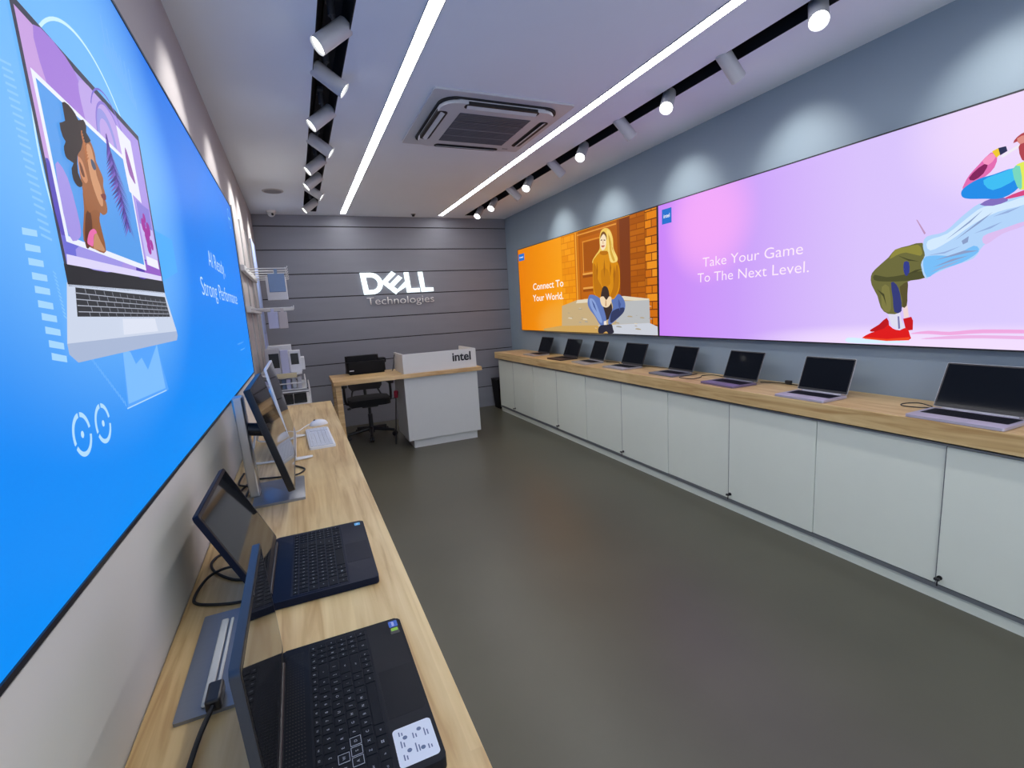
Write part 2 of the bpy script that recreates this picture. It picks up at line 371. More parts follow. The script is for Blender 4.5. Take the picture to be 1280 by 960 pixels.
# ------------------------------------------------------------------ lightboxes
def grad_mat(name, build):
    m = bpy.data.materials.new(name); m.use_nodes = True; nt = m.node_tree; n = nt.nodes; b = n['Principled BSDF']
    b.inputs['Base Color'].default_value = (.008, .008, .008, 1); b.inputs['Roughness'].default_value = .4; b.inputs['Specular IOR Level'].default_value = .04
    tc = n.new('ShaderNodeTexCoord'); sp = n.new('ShaderNodeSeparateXYZ'); nt.links.new(tc.outputs['Object'], sp.inputs[0])
    nt.links.new(build(nt, tc, sp), b.inputs['Emission Color']); b.inputs['Emission Strength'].default_value = PRINT
    return m
def ramp(nt, src, lo, hi, stops):
    mr = nt.nodes.new('ShaderNodeMapRange'); mr.inputs[1].default_value = lo; mr.inputs[2].default_value = hi; nt.links.new(src, mr.inputs[0])
    r = nt.nodes.new('ShaderNodeValToRGB'); e = r.color_ramp.elements
    e[0].position = stops[0][0]; e[0].color = lin(stops[0][1])+(1,); e[1].position = stops[-1][0]; e[1].color = lin(stops[-1][1])+(1,)
    for p, c_ in stops[1:-1]: k = e.new(p); k.color = lin(c_)+(1,)
    nt.links.new(mr.outputs[0], r.inputs[0]); return r.outputs[0]
def blob(nt, sp, cy, cz, ry, rz, src, c_, amt):          # printed soft colour patch
    def ax(o, c0, r0):
        a = nt.nodes.new('ShaderNodeMath'); a.operation = 'SUBTRACT'; a.inputs[1].default_value = c0; nt.links.new(o, a.inputs[0])
        b = nt.nodes.new('ShaderNodeMath'); b.operation = 'DIVIDE'; b.inputs[1].default_value = r0; nt.links.new(a.outputs[0], b.inputs[0])
        p = nt.nodes.new('ShaderNodeMath'); p.operation = 'POWER'; p.inputs[1].default_value = 2; ab = nt.nodes.new('ShaderNodeMath'); ab.operation = 'ABSOLUTE'
        nt.links.new(b.outputs[0], ab.inputs[0]); nt.links.new(ab.outputs[0], p.inputs[0]); return p.outputs[0]
    s_ = nt.nodes.new('ShaderNodeMath'); nt.links.new(ax(sp.outputs[1], cy, ry), s_.inputs[0]); nt.links.new(ax(sp.outputs[2], cz, rz), s_.inputs[1])
    g = nt.nodes.new('ShaderNodeMapRange'); g.interpolation_type = 'SMOOTHSTEP'; g.inputs[1].default_value = 0; g.inputs[2].default_value = 1; g.inputs[3].default_value = amt; g.inputs[4].default_value = 0
    nt.links.new(s_.outputs[0], g.inputs[0])
    mx = nt.nodes.new('ShaderNodeMix'); mx.data_type = 'RGBA'; nt.links.new(g.outputs[0], mx.inputs[0]); nt.links.new(src, mx.inputs[6]); mx.inputs[7].default_value = lin(c_)+(1,)
    return mx.outputs[2]
def bg_blue(nt, tc, sp):
    o = ramp(nt, sp.outputs[2], 1.19, 2.33, [(0, (0, 142, 248)), (.5, (16, 130, 244)), (1, (36, 122, 232))])
    o = blob(nt, sp, 1.2, 1.90, .9, .62, o, (118, 190, 255), .95)
    return blob(nt, sp, 3.1, 1.95, .8, .5, o, (10, 135, 250), .6)
def bg_orange(nt, tc, sp):
    o = ramp(nt, sp.outputs[1], 6.6, 4.9, [(0, (232, 128, 0)), (.5, (245, 148, 4)), (1, (250, 170, 20))])
    return blob(nt, sp, 5.4, 1.3, .8, .35, o, (240, 175, 70), .5)
def bg_purple(nt, tc, sp):
    o = ramp(nt, sp.outputs[1], 3.58, 1.1, [(0, (203, 132, 248)), (.35, (203, 158, 250)), (.7, (217, 194, 252)), (1, (220, 204, 255))])
    o = blob(nt, sp, 3.0, 2.14, .52, .55, o, (255, 176, 250), .72)
    o = blob(nt, sp, 1.1, 2.3, .6, .5, o, (244, 222, 252), .8)
    return blob(nt, sp, 1.3, 1.2, 1.4, .14, o, (245, 225, 255), .9)
FRAME = mat('lightbox_frame', (.012, .012, .016), .4)
def lightbox(label, wall_x, face_x, y0, y1, z0, z1, bg):
    t = thing('lightbox', label, 'lightbox', (0, 0, 0), 0, 'wall lightboxes'); s_ = 1 if face_x > wall_x else -1
    a, b = sorted((wall_x+s_*.001, face_x-s_*.002)); f = .008
    fr = MB(); a2, b2 = sorted((wall_x+s_*.001, face_x+s_*.003))
    for q in ((y0, y0+f, z0, z1), (y1-f, y1, z0, z1), (y0+f, y1-f, z0, z0+f), (y0+f, y1-f, z1-f, z1)): fr.box(a2, b2, *q)
    fr.build('frame', FRAME, t)
    a, b = sorted((wall_x+s_*.001, face_x)); p = MB().box(a, b, y0+f, y1-f, z0+f, z1-f).build('print_panel', bg, t)
    return t, p
lb, pn = lightbox('huge blue lightbox with a printed laptop and rings over the oak counter', XL, XLS, -1.3, 3.852, 1.191, 2.326, grad_mat('print_blue', bg_blue))
BLUES = ((150, 205, 255), (120, 185, 255), (190, 225, 255))
g = Art(XLS, 1)
g.ring(1.25, 1.80, .292, .006, (205, 240, 255), 20, 250, 60)
g.build('printed_halo', pn); g = Art(XLS, 1)
for i in range(24):                                    # slanted ticks and bars to the left of the printed laptop
    q = (8+i*2.2, 78+i*9.5); g.px([(q[0]-8, q[1]-5), (q[0]+6, q[1]+2), (q[0]+6, q[1]+5), (q[0]-8, q[1]-2)], (140, 200, 255))
tag(g.build('printed_ticks', pn), kind='stuff'); g = Art(XLS, 1)
for cx, cy in ((37, 290), (41, 310), (45, 328), (49.5, 346), (53, 363), (57, 381), (61.5, 397), (66, 414), (70.5, 431), (74, 447)):
    g.px([(cx-10, cy-6), (cx+9, cy-2), (cx+10, cy+6), (cx-9, cy+3)], (165, 215, 255))
tag(g.build('printed_bars', pn), kind='stuff'); g = Art(XLS, 1)
for i in range(12): g.px([(66+i*1.2, 338+i*5), (70+i*1.2, 342+i*5), (70+i*1.2, 344+i*5), (66+i*1.2, 340+i*5)], (130, 195, 255))
tag(g.build('printed_ticks', pn), kind='stuff')
for cy in (.908, .994):
    g = Art(XLS, 1)
    for a0, a1 in ((10, 85), (95, 200), (210, 350)): g.ring(cy, 1.39, .0262, .0075, (178, 222, 255), a0, a1, 20)
    g.ring(cy, 1.39, 0, .0055, (190, 228, 255), 0, 360, 14); g.build('printed_gauge', pn)
g = Art(XLS, 1)
for i in range(14):
    y = 1.40+i*.016; h = .02+.07*abs(math.sin(i*1.7)); g.rect(y, y+.006, 2.14-i*.003, 2.14-i*.003+h, (120, 180, 245))
tag(g.build('printed_bars', pn), kind='stuff'); g = Art(XLS, 1)
g.px([(152, 436), (196, 430), (211, 487), (160, 511)], (85, 165, 255)); g.px([(153, 436), (163, 440), (170, 455), (177, 447), (185, 462), (196, 430), (207, 485), (161, 505)], (125, 190, 255))
g.px([(159, 510), (208, 487), (208.4, 488.4), (159.4, 511.6)], (170, 215, 255))
g.build('printed_chart', pn); g = Art(XLS, 1)
for i in range(16): g.px([(110+i*3, 441+i*4), (112+i*3, 448+i*4), (113+i*3, 448+i*4), (111+i*3, 441+i*4)], (110, 180, 255))
tag(g.build('printed_ticks', pn), kind='stuff'); g = Art(XLS, 1)
g.px([(189, 285), (215, 300), (222, 340), (203, 352)], (80, 175, 255))
g.build('printed_pattern', pn)
a = Art(XLS, 1); a.k = 90
a.yz([(.952, 2.016), (1.572, 2.026), (1.573, 1.632), (.960, 1.612)], (62, 64, 82))
D0 = [(.964, 2.004), (1.560, 2.012), (1.562, 1.664), (.970, 1.646)]
a.yz(D0, (172, 150, 230))
a.yz([(.964, 2.004), (1.10, 2.006), (1.06, 1.80), (.967, 1.80)], (200, 160, 225)); a.yz([(1.02, 2.006), (1.17, 2.007), (1.19, 1.93), (1.16, 1.88), (1.05, 1.90)], (165, 125, 218), 4)
a.yz([(1.19, 2.0), (1.30, 2.006), (1.42, 1.98), (1.46, 1.90), (1.22, 1.89), (1.18, 1.94)], (190, 165, 232), 4)
a.ring(1.30, 1.93, .04, .018, (150, 150, 225), 0, 180, 20); a.ring(1.33, 1.92, .085, .006, (140, 120, 215), 0, 175, 20); a.ring(1.33, 1.92, .11, .004, (120, 105, 210), 0, 150, 20)
a.yz([(.968, 1.80), (1.0, 1.77), (1.02, 1.70), (.97, 1.69)], (92, 80, 190), 3); a.yz([(.97, 1.69), (1.17, 1.70), (1.13, 1.652), (.97, 1.648)], (110, 110, 215)); a.yz([(1.04, 1.685), (1.25, 1.69), (1.20, 1.655), (1.03, 1.65)], (160, 150, 232), 3)
a.yz([(1.37, 1.70), (1.47, 1.70), (1.42, 1.66), (1.34, 1.66)], (78, 50, 170), 3); a.yz([(1.42, 1.70), (1.562, 1.72), (1.562, 1.664), (1.40, 1.662)], (150, 95, 200))
a.yz([(.975, 1.662), (1.562, 1.676), (1.562, 1.664), (.97, 1.646)], (222, 215, 250))
a.yz([(.978, 1.928), (1.418, 1.928), (1.424, 1.678), (.984, 1.682)], (236, 240, 255)); a.yz([(.990, 1.919), (1.409, 1.919), (1.414, 1.690), (.996, 1.692)], (86, 158, 236))
a.yz([(1.0, 1.80), (1.04, 1.79), (1.055, 1.72), (1.04, 1.695), (.998, 1.695)], (165, 150, 230), 3)
a.yz([(1.382, 1.988), (1.482, 1.986), (1.488, 1.845), (1.396, 1.852)], (235, 235, 250)); a.yz([(1.425, 1.955), (1.445, 1.93), (1.462, 1.885), (1.435, 1.89), (1.42, 1.90), (1.415, 1.93)], (150, 90, 175), 3)
a.yz([(1.435, 1.842), (1.548, 1.842), (1.552, 1.692), (1.440, 1.694)], (200, 190, 245)); a.yz([(1.438, 1.842), (1.548, 1.842), (1.548, 1.79), (1.438, 1.79)], (140, 130, 220)); a.yz([(1.445, 1.715), (1.55, 1.715), (1.552, 1.694), (1.445, 1.694)], (240, 240, 252))
for dy, dz, r_ in ((0, 0, .022), (.022, .022, .018), (-.018, .025, .018), (.0, -.025, .018), (.03, -.015, .014), (0, .045, .012)):
    a.yz([(1.487+dy+r_*math.cos(t*.785), 1.765+dz+r_*math.sin(t*.785)) for t in range(8)], (165, 50, 160))
for i in range(26):                                    # palm leaf
    t = i/25; cy, cz = 1.292+.04*t, 1.935-.17*t; L_ = .012+.05*math.sin(min(1, t*1.25)*2.6)
    for s_ in (-1, 1): a.yz([(cy-.002, cz+.004), (cy+.002, cz-.004), (cy+s_*L_, cz-.030)], ((88, 62, 165), (120, 92, 190), (60, 42, 130))[i % 3])
a.line((1.29, 1.94), (1.338, 1.752), .006, (70, 45, 140))
a.build('printed_display', pn)
a = Art(XLS, 1); a.k = 190                              # portrait in profile shown on the printed display
C1 = lambda pts: [(x/3.2, y/3.2) for x, y in pts]
C2 = lambda pts: [(60+x/3.84, 200+y/3.84) for x, y in pts]
a.px([(101, 300), (101.5, 262), (100, 235), (106, 222), (119, 240), (122, 265), (121.5, 277), (129.5, 314), (116, 312)], (150, 92, 52), 3)
a.px(C2([(165, 400), (168, 260), (190, 250), (200, 330), (185, 420)]), (95, 52, 30), 3)
a.px(C2([(205, 420), (215, 345), (240, 390), (262, 438), (225, 430)]), (196, 142, 104), 3)
a.px(C2([(175, 395), (185, 345), (208, 330), (222, 350), (208, 360), (204, 412), (190, 410)]), (232, 110, 175), 3)
a.px(C1([(300, 560), (330, 545), (352, 568), (368, 612), (374, 645), (384, 668), (402, 712), (403, 745), (410, 772), (406, 785), (416, 815), (419, 848), (404, 860), (388, 848), (368, 838), (345, 850), (328, 800), (312, 720), (300, 640)]), (158, 98, 58), 3)
a.px(C1([(335, 580), (352, 585), (366, 640), (376, 700), (396, 760), (402, 820), (388, 815), (360, 740), (342, 660)]), (208, 150, 108), 3)
a.px(C1([(300, 625), (316, 640), (330, 680), (340, 720), (330, 732), (312, 700), (302, 660)]), (205, 140, 98), 3); a.px(C1([(306, 645), (318, 668), (328, 705), (320, 705), (310, 680)]), (110, 60, 34), 3)
a.px(C1([(352, 636), (364, 645), (374, 672), (366, 680), (356, 662)]), (70, 82, 110), 3); a.px(C1([(392, 778), (411, 775), (414, 798), (404, 800)]), (120, 52, 48), 2)
a.px(C1([(235, 408), (262, 418), (290, 455), (302, 480), (322, 478), (334, 505), (334, 530), (352, 562), (332, 572), (322, 560), (312, 600), (298, 622), (300, 690), (318, 732), (312, 748), (296, 742), (280, 715), (274, 672), (282, 652), (256, 634), (246, 612), (243, 584), (250, 565), (238, 545), (225, 490), (248, 482)]), (46, 34, 34), 2)
for i in range(10): a.px(C1([(312+i*3, 520+i*12), (318+i*3, 522+i*12), (314+i*2, 545+i*12)]), (186, 112, 62))
a.build('printed_portrait', pn)
a = Art(XLS, 1); a.k = 90                               # body of the printed laptop
a.yz([(.956, 1.618), (1.570, 1.634), (1.636, 1.530), (1.640, 1.518), (1.620, 1.505), (.94, 1.496), (.914, 1.510), (.914, 1.526)], (205, 215, 235)); a.yz([(.914, 1.526), (1.636, 1.530), (1.640, 1.518), (1.620, 1.505), (.94, 1.496), (.914, 1.510)], (170, 185, 215))
a.yz([(.958, 1.646), (1.572, 1.664), (1.572, 1.636), (.958, 1.615)], (40, 40, 46))
a.yz([(.984, 1.612), (1.562, 1.622), (1.585, 1.570), (.970, 1.566)], (52, 54, 60))
for i in range(1, 5):
    z = 1.614-i*.0098; a.line((.978, z-.001), (1.575, z+.003), .0014, (175, 180, 195))
for i in range(1, 14):
    for r_ in range(5):
        z = 1.613-r_*.0098; y = .978+i*.0435+(r_ % 2)*.012; a.line((y, z), (y+.002, z-.0085), .0018, (165, 170, 185))
a.yz([(1.18, 1.563), (1.42, 1.565), (1.43, 1.534), (1.17, 1.532)], (222, 228, 244))
a.build('printed_laptop', pn)
lettering('AI Ready,', (XLS+.001, 2.47, 1.795), (0, 1, 0), (0, 0, 1), .52, .072, -.012, 0, 'printed_lettering', ink(205, 232, 255), pn)
lettering('Strong', (XLS+.001, 2.18, 1.658), (0, 1, 0), (0, 0, 1), .40, .072, -.012, 0, 'printed_lettering', ink(205, 232, 255), pn)
lettering('Performance', (XLS+.001, 2.65, 1.658), (0, 1, 0), (0, 0, 1), .76, .072, -.012, 0, 'printed_lettering', ink(205, 232, 255), pn)
a = Art(XLS, 1); a.ring(3.66, 2.21, .055, .008, (120, 195, 255), 0, 360, 30); a.rect(3.62, 3.70, 2.203, 2.217, (140, 205, 255)); a.rect(3.1, 3.4, 1.425, 1.43, (90, 170, 255)); a.rect(3.2, 3.45, 1.385, 1.39, (90, 170, 255))
a.build('printed_emblem', pn)

lb, po = lightbox('orange lightbox print of a person in a mustard sweater on stone steps', XR, XRS, 3.583, 6.603, 1.192, 2.373, grad_mat('print_orange', bg_orange))
C6 = lambda pts: [(680+x/6, 260+y/6) for x, y in pts]
a = Art(XRS, -1)
def bricks(y0, y1, z0, z1, bw, bh, cols, joint):
    a.rect(y0, y1, z0, z1, joint); a.k += 1; k = a.k; r_ = 0; z = z0
    while z < z1-.005:
        y = y0-(bw/2 if r_ % 2 else 0)
        while y < y1:
            p, q = max(y, y0), min(y+bw, y1)
            if q-p > .01: a.yz([(p+.005, z+.005), (q-.005, z+.005), (q-.005, min(z+bh, z1)-.005), (p+.005, min(z+bh, z1)-.005)], random.choice(cols), lay=k); a.k = k
            y += bw
        z += bh; r_ += 1
    a.k = k
bricks(5.02, 5.33, 1.45, 2.36, .16, .075, [(240, 150, 10), (236, 142, 6), (246, 158, 20)], (226, 128, 4))
a.rect(3.95, 5.02, 1.40, 2.36, (176, 92, 8)); a.rect(4.93, 5.02, 1.40, 2.36, (206, 116, 14)); a.rect(4.98, 5.0, 1.42, 2.36, (240, 170, 60)); a.rect(4.2, 4.96, 2.315, 2.33, (226, 150, 60))
a.rect(4.35, 4.90, 1.42, 2.28, (190, 100, 10)); a.rect(4.42, 4.83, 1.90, 2.22, (166, 84, 8))
for z in (1.86, 1.70, 1.57): a.rect(4.45, 4.86, z, z+.022, (232, 160, 70)); a.rect(4.45, 4.86, z-.03, z, (150, 74, 8))
a.rect(4.83, 4.845, 1.88, 2.24, (224, 146, 50)); a.rect(4.42, 4.85, 2.225, 2.24, (220, 140, 45))
a.rect(3.985, 4.19, 1.42, 2.36, (124, 58, 20)); a.rect(4.15, 4.19, 1.42, 2.36, (150, 74, 14))
bricks(3.76, 3.985, 1.50, 2.365, .24, .055, [(178, 92, 6), (168, 86, 6), (186, 100, 10)], (150, 74, 4))
bricks(3.592, 3.76, 1.22, 2.365, .15, .075, [(228, 134, 18), (214, 118, 12), (236, 146, 30), (206, 110, 10)], (120, 58, 8))
a.px(C6([(0, 905), (135, 882), (420, 875), (790, 862), (852, 890), (855, 955), (420, 945), (0, 926)]), (206, 164, 92)); a.px(C6([(400, 878), (790, 862), (852, 890), (855, 955), (500, 948)]), (202, 206, 216))
a.px(C6([(135, 735), (250, 690), (350, 690), (600, 662), (790, 680), (796, 862), (420, 880), (135, 884)]), (198, 172, 128)); a.px(C6([(250, 690), (600, 660), (790, 680), (780, 700), (600, 690), (240, 715)]), (226, 214, 190)); a.px(C6([(560, 700), (790, 690), (796, 862), (540, 872)]), (184, 186, 188))
for i in range(34):
    y, z = random.uniform(3.66, 5.2), random.uniform(1.23, 1.52); s_ = random.uniform(.012, .05); a.yz([(y, z), (y+s_*2, z+s_*.15), (y+s_*1.6, z+s_*.4), (y+.01, z+s_*.3)], random.choice([(176, 158, 128), (220, 206, 180), (160, 156, 150)]), 2)
a.build('printed_doorway', po)
a = Art(XRS, -1); a.k = 240
a.px(C6([(392, 350), (420, 305), (418, 240), (424, 190), (440, 160), (470, 150), (500, 170), (520, 230), (524, 300), (545, 350), (556, 378), (548, 402), (515, 405), (500, 420), (380, 420), (366, 395)]), (240, 200, 92), 3)
a.px(C6([(426, 330), (475, 325), (520, 360), (548, 395), (566, 440), (572, 500), (570, 600), (545, 665), (525, 690), (488, 672), (490, 640), (478, 598), (446, 598), (442, 660), (410, 675), (385, 650), (372, 610), (368, 420), (388, 370)]), (216, 140, 10), 3)
a.px(C6([(372, 430), (392, 440), (405, 530), (440, 600), (440, 660), (412, 670), (380, 620)]), (190, 116, 6), 3); a.px(C6([(545, 430), (562, 470), (562, 590), (530, 670), (500, 660), (520, 600)]), (188, 114, 6), 3); a.px(C6([(430, 470), (480, 460), (500, 560), (470, 590), (440, 585)]), (200, 126, 6), 3); a.px(C6([(424, 325), (476, 322), (480, 345), (450, 354), (424, 345)]), (186, 112, 4), 2)
a.px(C6([(428, 205), (444, 190), (466, 205), (470, 260), (462, 300), (444, 318), (428, 300), (423, 250)]), (248, 226, 190), 3)
a.px(C6([(424, 230), (432, 190), (452, 176), (470, 200), (474, 240), (466, 215), (450, 195), (434, 212)]), (120, 76, 24), 3); a.px(C6([(428, 238), (440, 236), (440, 244), (428, 245)]), (110, 70, 40)); a.px(C6([(450, 236), (463, 238), (462, 246), (450, 244)]), (110, 70, 40)); a.px(C6([(444, 245), (449, 246), (450, 268), (440, 268)]), (222, 184, 140)); a.px(C6([(432, 282), (460, 280), (450, 294), (438, 294)]), (190, 110, 90), 2)
a.px(C6([(474, 165), (500, 180), (516, 240), (520, 300), (545, 355), (552, 398), (505, 408), (488, 350), (480, 290), (478, 220)]), (246, 214, 120), 3); a.px(C6([(490, 200), (505, 250), (510, 320), (535, 390), (520, 395), (498, 330), (494, 260)]), (214, 166, 60), 3)
a.px(C6([(440, 600), (480, 598), (500, 690), (515, 760), (490, 830), (455, 830), (425, 740)]), (58, 44, 40), 3)
a.px(C6([(352, 650), (395, 660), (432, 690), (446, 740), (466, 810), (470, 860), (448, 888), (420, 872), (385, 812), (346, 760), (330, 715), (336, 670)]), (98, 122, 184), 3); a.px(C6([(345, 680), (378, 690), (410, 760), (440, 850), (420, 855), (380, 790), (350, 730)]), (136, 160, 214), 3)
a.px(C6([(560, 645), (592, 670), (612, 715), (604, 775), (560, 825), (520, 860), (492, 880), (484, 850), (500, 800), (520, 745), (508, 690), (530, 680)]), (92, 116, 178), 3); a.px(C6([(520, 770), (600, 745), (598, 785), (550, 830), (505, 862), (500, 820)]), (50, 58, 96), 3)
a.px(C6([(424, 672), (450, 664), (470, 690), (490, 664), (508, 672), (506, 712), (480, 744), (448, 740), (430, 715)]), (240, 214, 178), 3); a.px(C6([(464, 690), (470, 692), (472, 735), (462, 735)]), (196, 150, 110))
a.px(C6([(452, 850), (470, 845), (474, 885), (452, 890)]), (236, 226, 220)); a.px(C6([(410, 905), (428, 880), (470, 876), (510, 872), (520, 905), (527, 935), (490, 944), (470, 925), (440, 942), (412, 936)]), (42, 40, 56), 3)
for p in ([(400, 400), (408, 470), (402, 540), (396, 470)], [(455, 380), (462, 450), (456, 520), (450, 450)], [(530, 430), (538, 500), (526, 590), (522, 500)], [(500, 400), (508, 450), (500, 520), (496, 450)]): a.px(C6(p), (170, 100, 4))
for p in ([(360, 690), (380, 720), (400, 780), (376, 740)], [(560, 680), (580, 720), (570, 770), (560, 720)]): a.px(C6(p), (70, 90, 150))
for p in ([(482, 180), (496, 240), (500, 320), (490, 250)], [(505, 220), (514, 290), (530, 350), (512, 300)]): a.px(C6(p), (200, 150, 50))
a.build('printed_person', po)
def plate(parent, corners, word):
    p = [on_x(u, v, XRS) for u, v in corners]; y0, y1 = p[0].y, p[1].y; z1, z0 = p[0].z, p[2].z
    q = Art(XRS, -1); q.k = 300; q.rect(min(y0, y1), max(y0, y1), z0, z1, (32, 112, 205)); q.build('printed_logo', parent)
    wd_ = abs(y1-y0); lettering(word, (XRS-.0066, max(y0, y1)-wd_*.18, z0+(z1-z0)*.40), (0, -1, 0), (0, 0, 1), wd_*.64, (z1-z0)*.26, .01, 0, 'printed_logo_word', ink(250, 252, 255), parent)
plate(po, [(648.5, 318.5), (655.5, 316.5), (648.5, 327)], 'intel')

lb, pp = lightbox('wide lilac lightbox print of a dancer leaning back in red shoes', XR, XRS, .0, 3.579, 1.192, 2.373, grad_mat('print_lilac', bg_purple))
C3 = lambda pts: [(1060+x/3.309, 150+y/3.309) for x, y in pts]
a = Art(XRS, -1)
a.px(C3([(255, 884), (330, 872), (420, 876), (560, 866), (900, 872), (900, 884), (560, 882), (420, 890), (330, 885)]), (240, 170, 225), 3); a.px(C3([(300, 905), (420, 893), (560, 890), (900, 900), (900, 912), (560, 903), (420, 906)]), (236, 180, 230), 3)
a.px(C3([(0, 900), (80, 905), (260, 918), (120, 924), (0, 920)]), (215, 240, 255), 3)
a.px(C3([(225, 765), (245, 762), (252, 815), (232, 820)]), (240, 214, 214)); a.px(C3([(92, 868), (128, 846), (160, 818), (170, 850), (150, 868), (100, 876)]), (188, 16, 24), 2); a.px(C3([(228, 822), (262, 814), (269, 830), (268, 868), (240, 872)]), (200, 18, 26))
a.px(C3([(245, 650), (246, 720), (243, 768), (222, 772), (205, 700), (200, 650)]), (88, 80, 44), 2)
a.px(C3([(165, 802), (214, 795), (222, 830), (238, 862), (205, 868), (180, 850)]), (222, 220, 240)); a.px(C3([(205, 812), (212, 812), (216, 862), (208, 864)]), (120, 120, 170))
a.px(C3([(62, 898), (95, 880), (150, 862), (165, 846), (185, 862), (214, 870), (242, 858), (257, 892), (252, 910), (160, 912), (70, 904)]), (222, 22, 22), 2); a.px(C3([(62, 898), (160, 906), (256, 898), (252, 911), (160, 914), (70, 905)]), (240, 70, 30))
a.px(C3([(308, 508), (250, 520), (195, 536), (168, 568), (112, 618), (95, 646), (98, 682), (122, 728), (136, 776), (166, 802), (218, 795), (224, 740), (214, 690), (260, 664), (322, 652), (302, 600), (318, 560)]), (108, 106, 58), 2)
a.px(C3([(195, 536), (240, 526), (290, 516), (306, 540), (300, 562), (240, 548), (200, 560), (172, 575)]), (142, 136, 60), 2); a.px(C3([(110, 640), (160, 650), (230, 640), (300, 625), (320, 650), (240, 666), (150, 668), (108, 662)]), (78, 78, 42), 2); a.px(C3([(140, 690), (170, 690), (178, 780), (160, 796), (140, 770)]), (126, 122, 66), 2)
a.px(C3([(178, 672), (200, 680), (216, 720), (222, 790), (192, 794), (186, 740)]), (52, 58, 120), 2); a.px(C3([(232, 588), (252, 588), (254, 630), (240, 645), (230, 622)]), (50, 60, 140), 2)
a.px(C3([(282, 412), (288, 414), (322, 468), (316, 474)]), (190, 150, 190))
a.px(C3([(310, 520), (326, 482), (400, 462), (470, 400), (545, 345), (600, 350), (690, 312), (740, 290), (830, 262), (900, 268), (920, 330), (870, 400), (790, 420), (728, 440), (640, 470), (560, 520), (520, 572), (430, 605), (350, 640), (320, 655), (302, 598), (318, 560)]), (178, 212, 250), 3)
a.px(C3([(330, 500), (410, 470), (500, 400), (560, 360), (660, 340), (728, 318), (728, 350), (620, 380), (520, 430), (420, 500), (340, 540)]), (212, 234, 255), 3)
a.px(C3([(312, 575), (360, 560), (440, 560), (520, 520), (540, 545), (470, 590), (380, 620), (326, 650)]), (120, 190, 248), 3); a.px(C3([(560, 480), (640, 450), (728, 420), (728, 438), (640, 470), (570, 515)]), (220, 190, 240), 3)
for p in ([(400, 500), (500, 420), (560, 370), (504, 425)], [(440, 500), (540, 420), (600, 380), (545, 426)], [(360, 580), (480, 540), (540, 540), (482, 552)], [(350, 610), (430, 575), (500, 560), (432, 584)], [(470, 500), (500, 480), (496, 505), (476, 515)]): a.px(C3(p), (138, 158, 200))
a.px(C3([(545, 350), (600, 322), (650, 322), (660, 335), (600, 355)]), (130, 110, 190), 2); a.px(C3([(650, 322), (728, 290), (800, 282), (800, 305), (728, 312), (670, 325)]), (214, 70, 130), 2)
a.px(C3([(475, 288), (482, 262), (502, 228), (540, 186), (592, 134), (618, 150), (606, 196), (570, 232), (520, 262)]), (228, 108, 178), 2); a.px(C3([(500, 240), (540, 198), (580, 178), (560, 222), (520, 250)]), (130, 30, 90), 2); a.px(C3([(556, 170), (594, 138), (610, 156), (580, 186)]), (246, 150, 196), 2)
a.px(C3([(468, 302), (486, 276), (540, 244), (600, 226), (690, 198), (712, 230), (706, 280), (640, 322), (560, 326), (484, 324)]), (28, 140, 232), 3); a.px(C3([(560, 250), (640, 216), (690, 200), (700, 240), (600, 290)]), (60, 190, 244), 3); a.px(C3([(690, 198), (728, 172), (800, 160), (850, 230), (800, 280), (728, 288), (704, 276)]), (226, 236, 90), 3); a.px(C3([(680, 206), (712, 190), (720, 280), (700, 276)]), (120, 214, 190), 2)
a.px(C3([(596, 130), (622, 116), (634, 140), (614, 156)]), (240, 200, 40)); a.px(C3([(622, 116), (654, 108), (660, 128), (630, 146)]), (40, 46, 84)); a.px(C3([(632, 148), (690, 112), (728, 92), (730, 100), (690, 124), (640, 156)]), (240, 235, 245))
a.px(C3([(684, 96), (700, 70), (740, 46), (800, 40), (820, 80), (800, 130), (760, 170), (720, 165), (706, 112), (724, 80)]), (176, 66, 76), 2); a.px(C3([(700, 76), (740, 60), (750, 80), (712, 100)]), (220, 140, 130), 2)
a.px(C3([(830, 300), (850, 220), (900, 190), (955, 210), (965, 270), (930, 330), (870, 350)]), (150, 96, 66), 3); a.px(C3([(850, 215), (900, 180), (965, 200), (1000, 270), (950, 260), (900, 210)]), (60, 40, 110), 3)
for p in ([(330, 560), (400, 545), (470, 520), (400, 552)], [(520, 470), (590, 440), (640, 420), (592, 448)], [(600, 400), (660, 375), (720, 356), (662, 384)], [(340, 630), (400, 600), (470, 578), (402, 610)]): a.px(C3(p), (150, 176, 222))
for p in ([(205, 560), (250, 575), (296, 585), (250, 582)], [(120, 700), (150, 720), (160, 770), (146, 730)], [(240, 640), (280, 620), (310, 615), (280, 630)]): a.px(C3(p), (70, 70, 38))
a.build('printed_dancer', pp)
def line_px(body, lb_, rt, parent, m, bold=0.0):
    p = on_x(*lb_, XRS); q = on_x(*rt, XRS)
    lettering(body, (XRS-.0012, p.y, p.z), (0, -1, 0), (0, 0, 1), p.y-q.y, q.z-p.z, bold, 0, 'printed_lettering', m, parent)
LW = ink(255, 236, 252)
lettering('Take Your Game', (XRS-.0012, 3.045, 1.776), (0, -1, 0), (0, 0, 1), .86, .075, -.006, 0, 'printed_lettering', LW, pp)
lettering('To The Next Level.', (XRS-.0012, 3.10, 1.655), (0, -1, 0), (0, 0, 1), .96, .075, -.006, 0, 'printed_lettering', LW, pp)
plate(pp, [(828, 262.5), (840, 259.5), (828, 281)], 'intel')
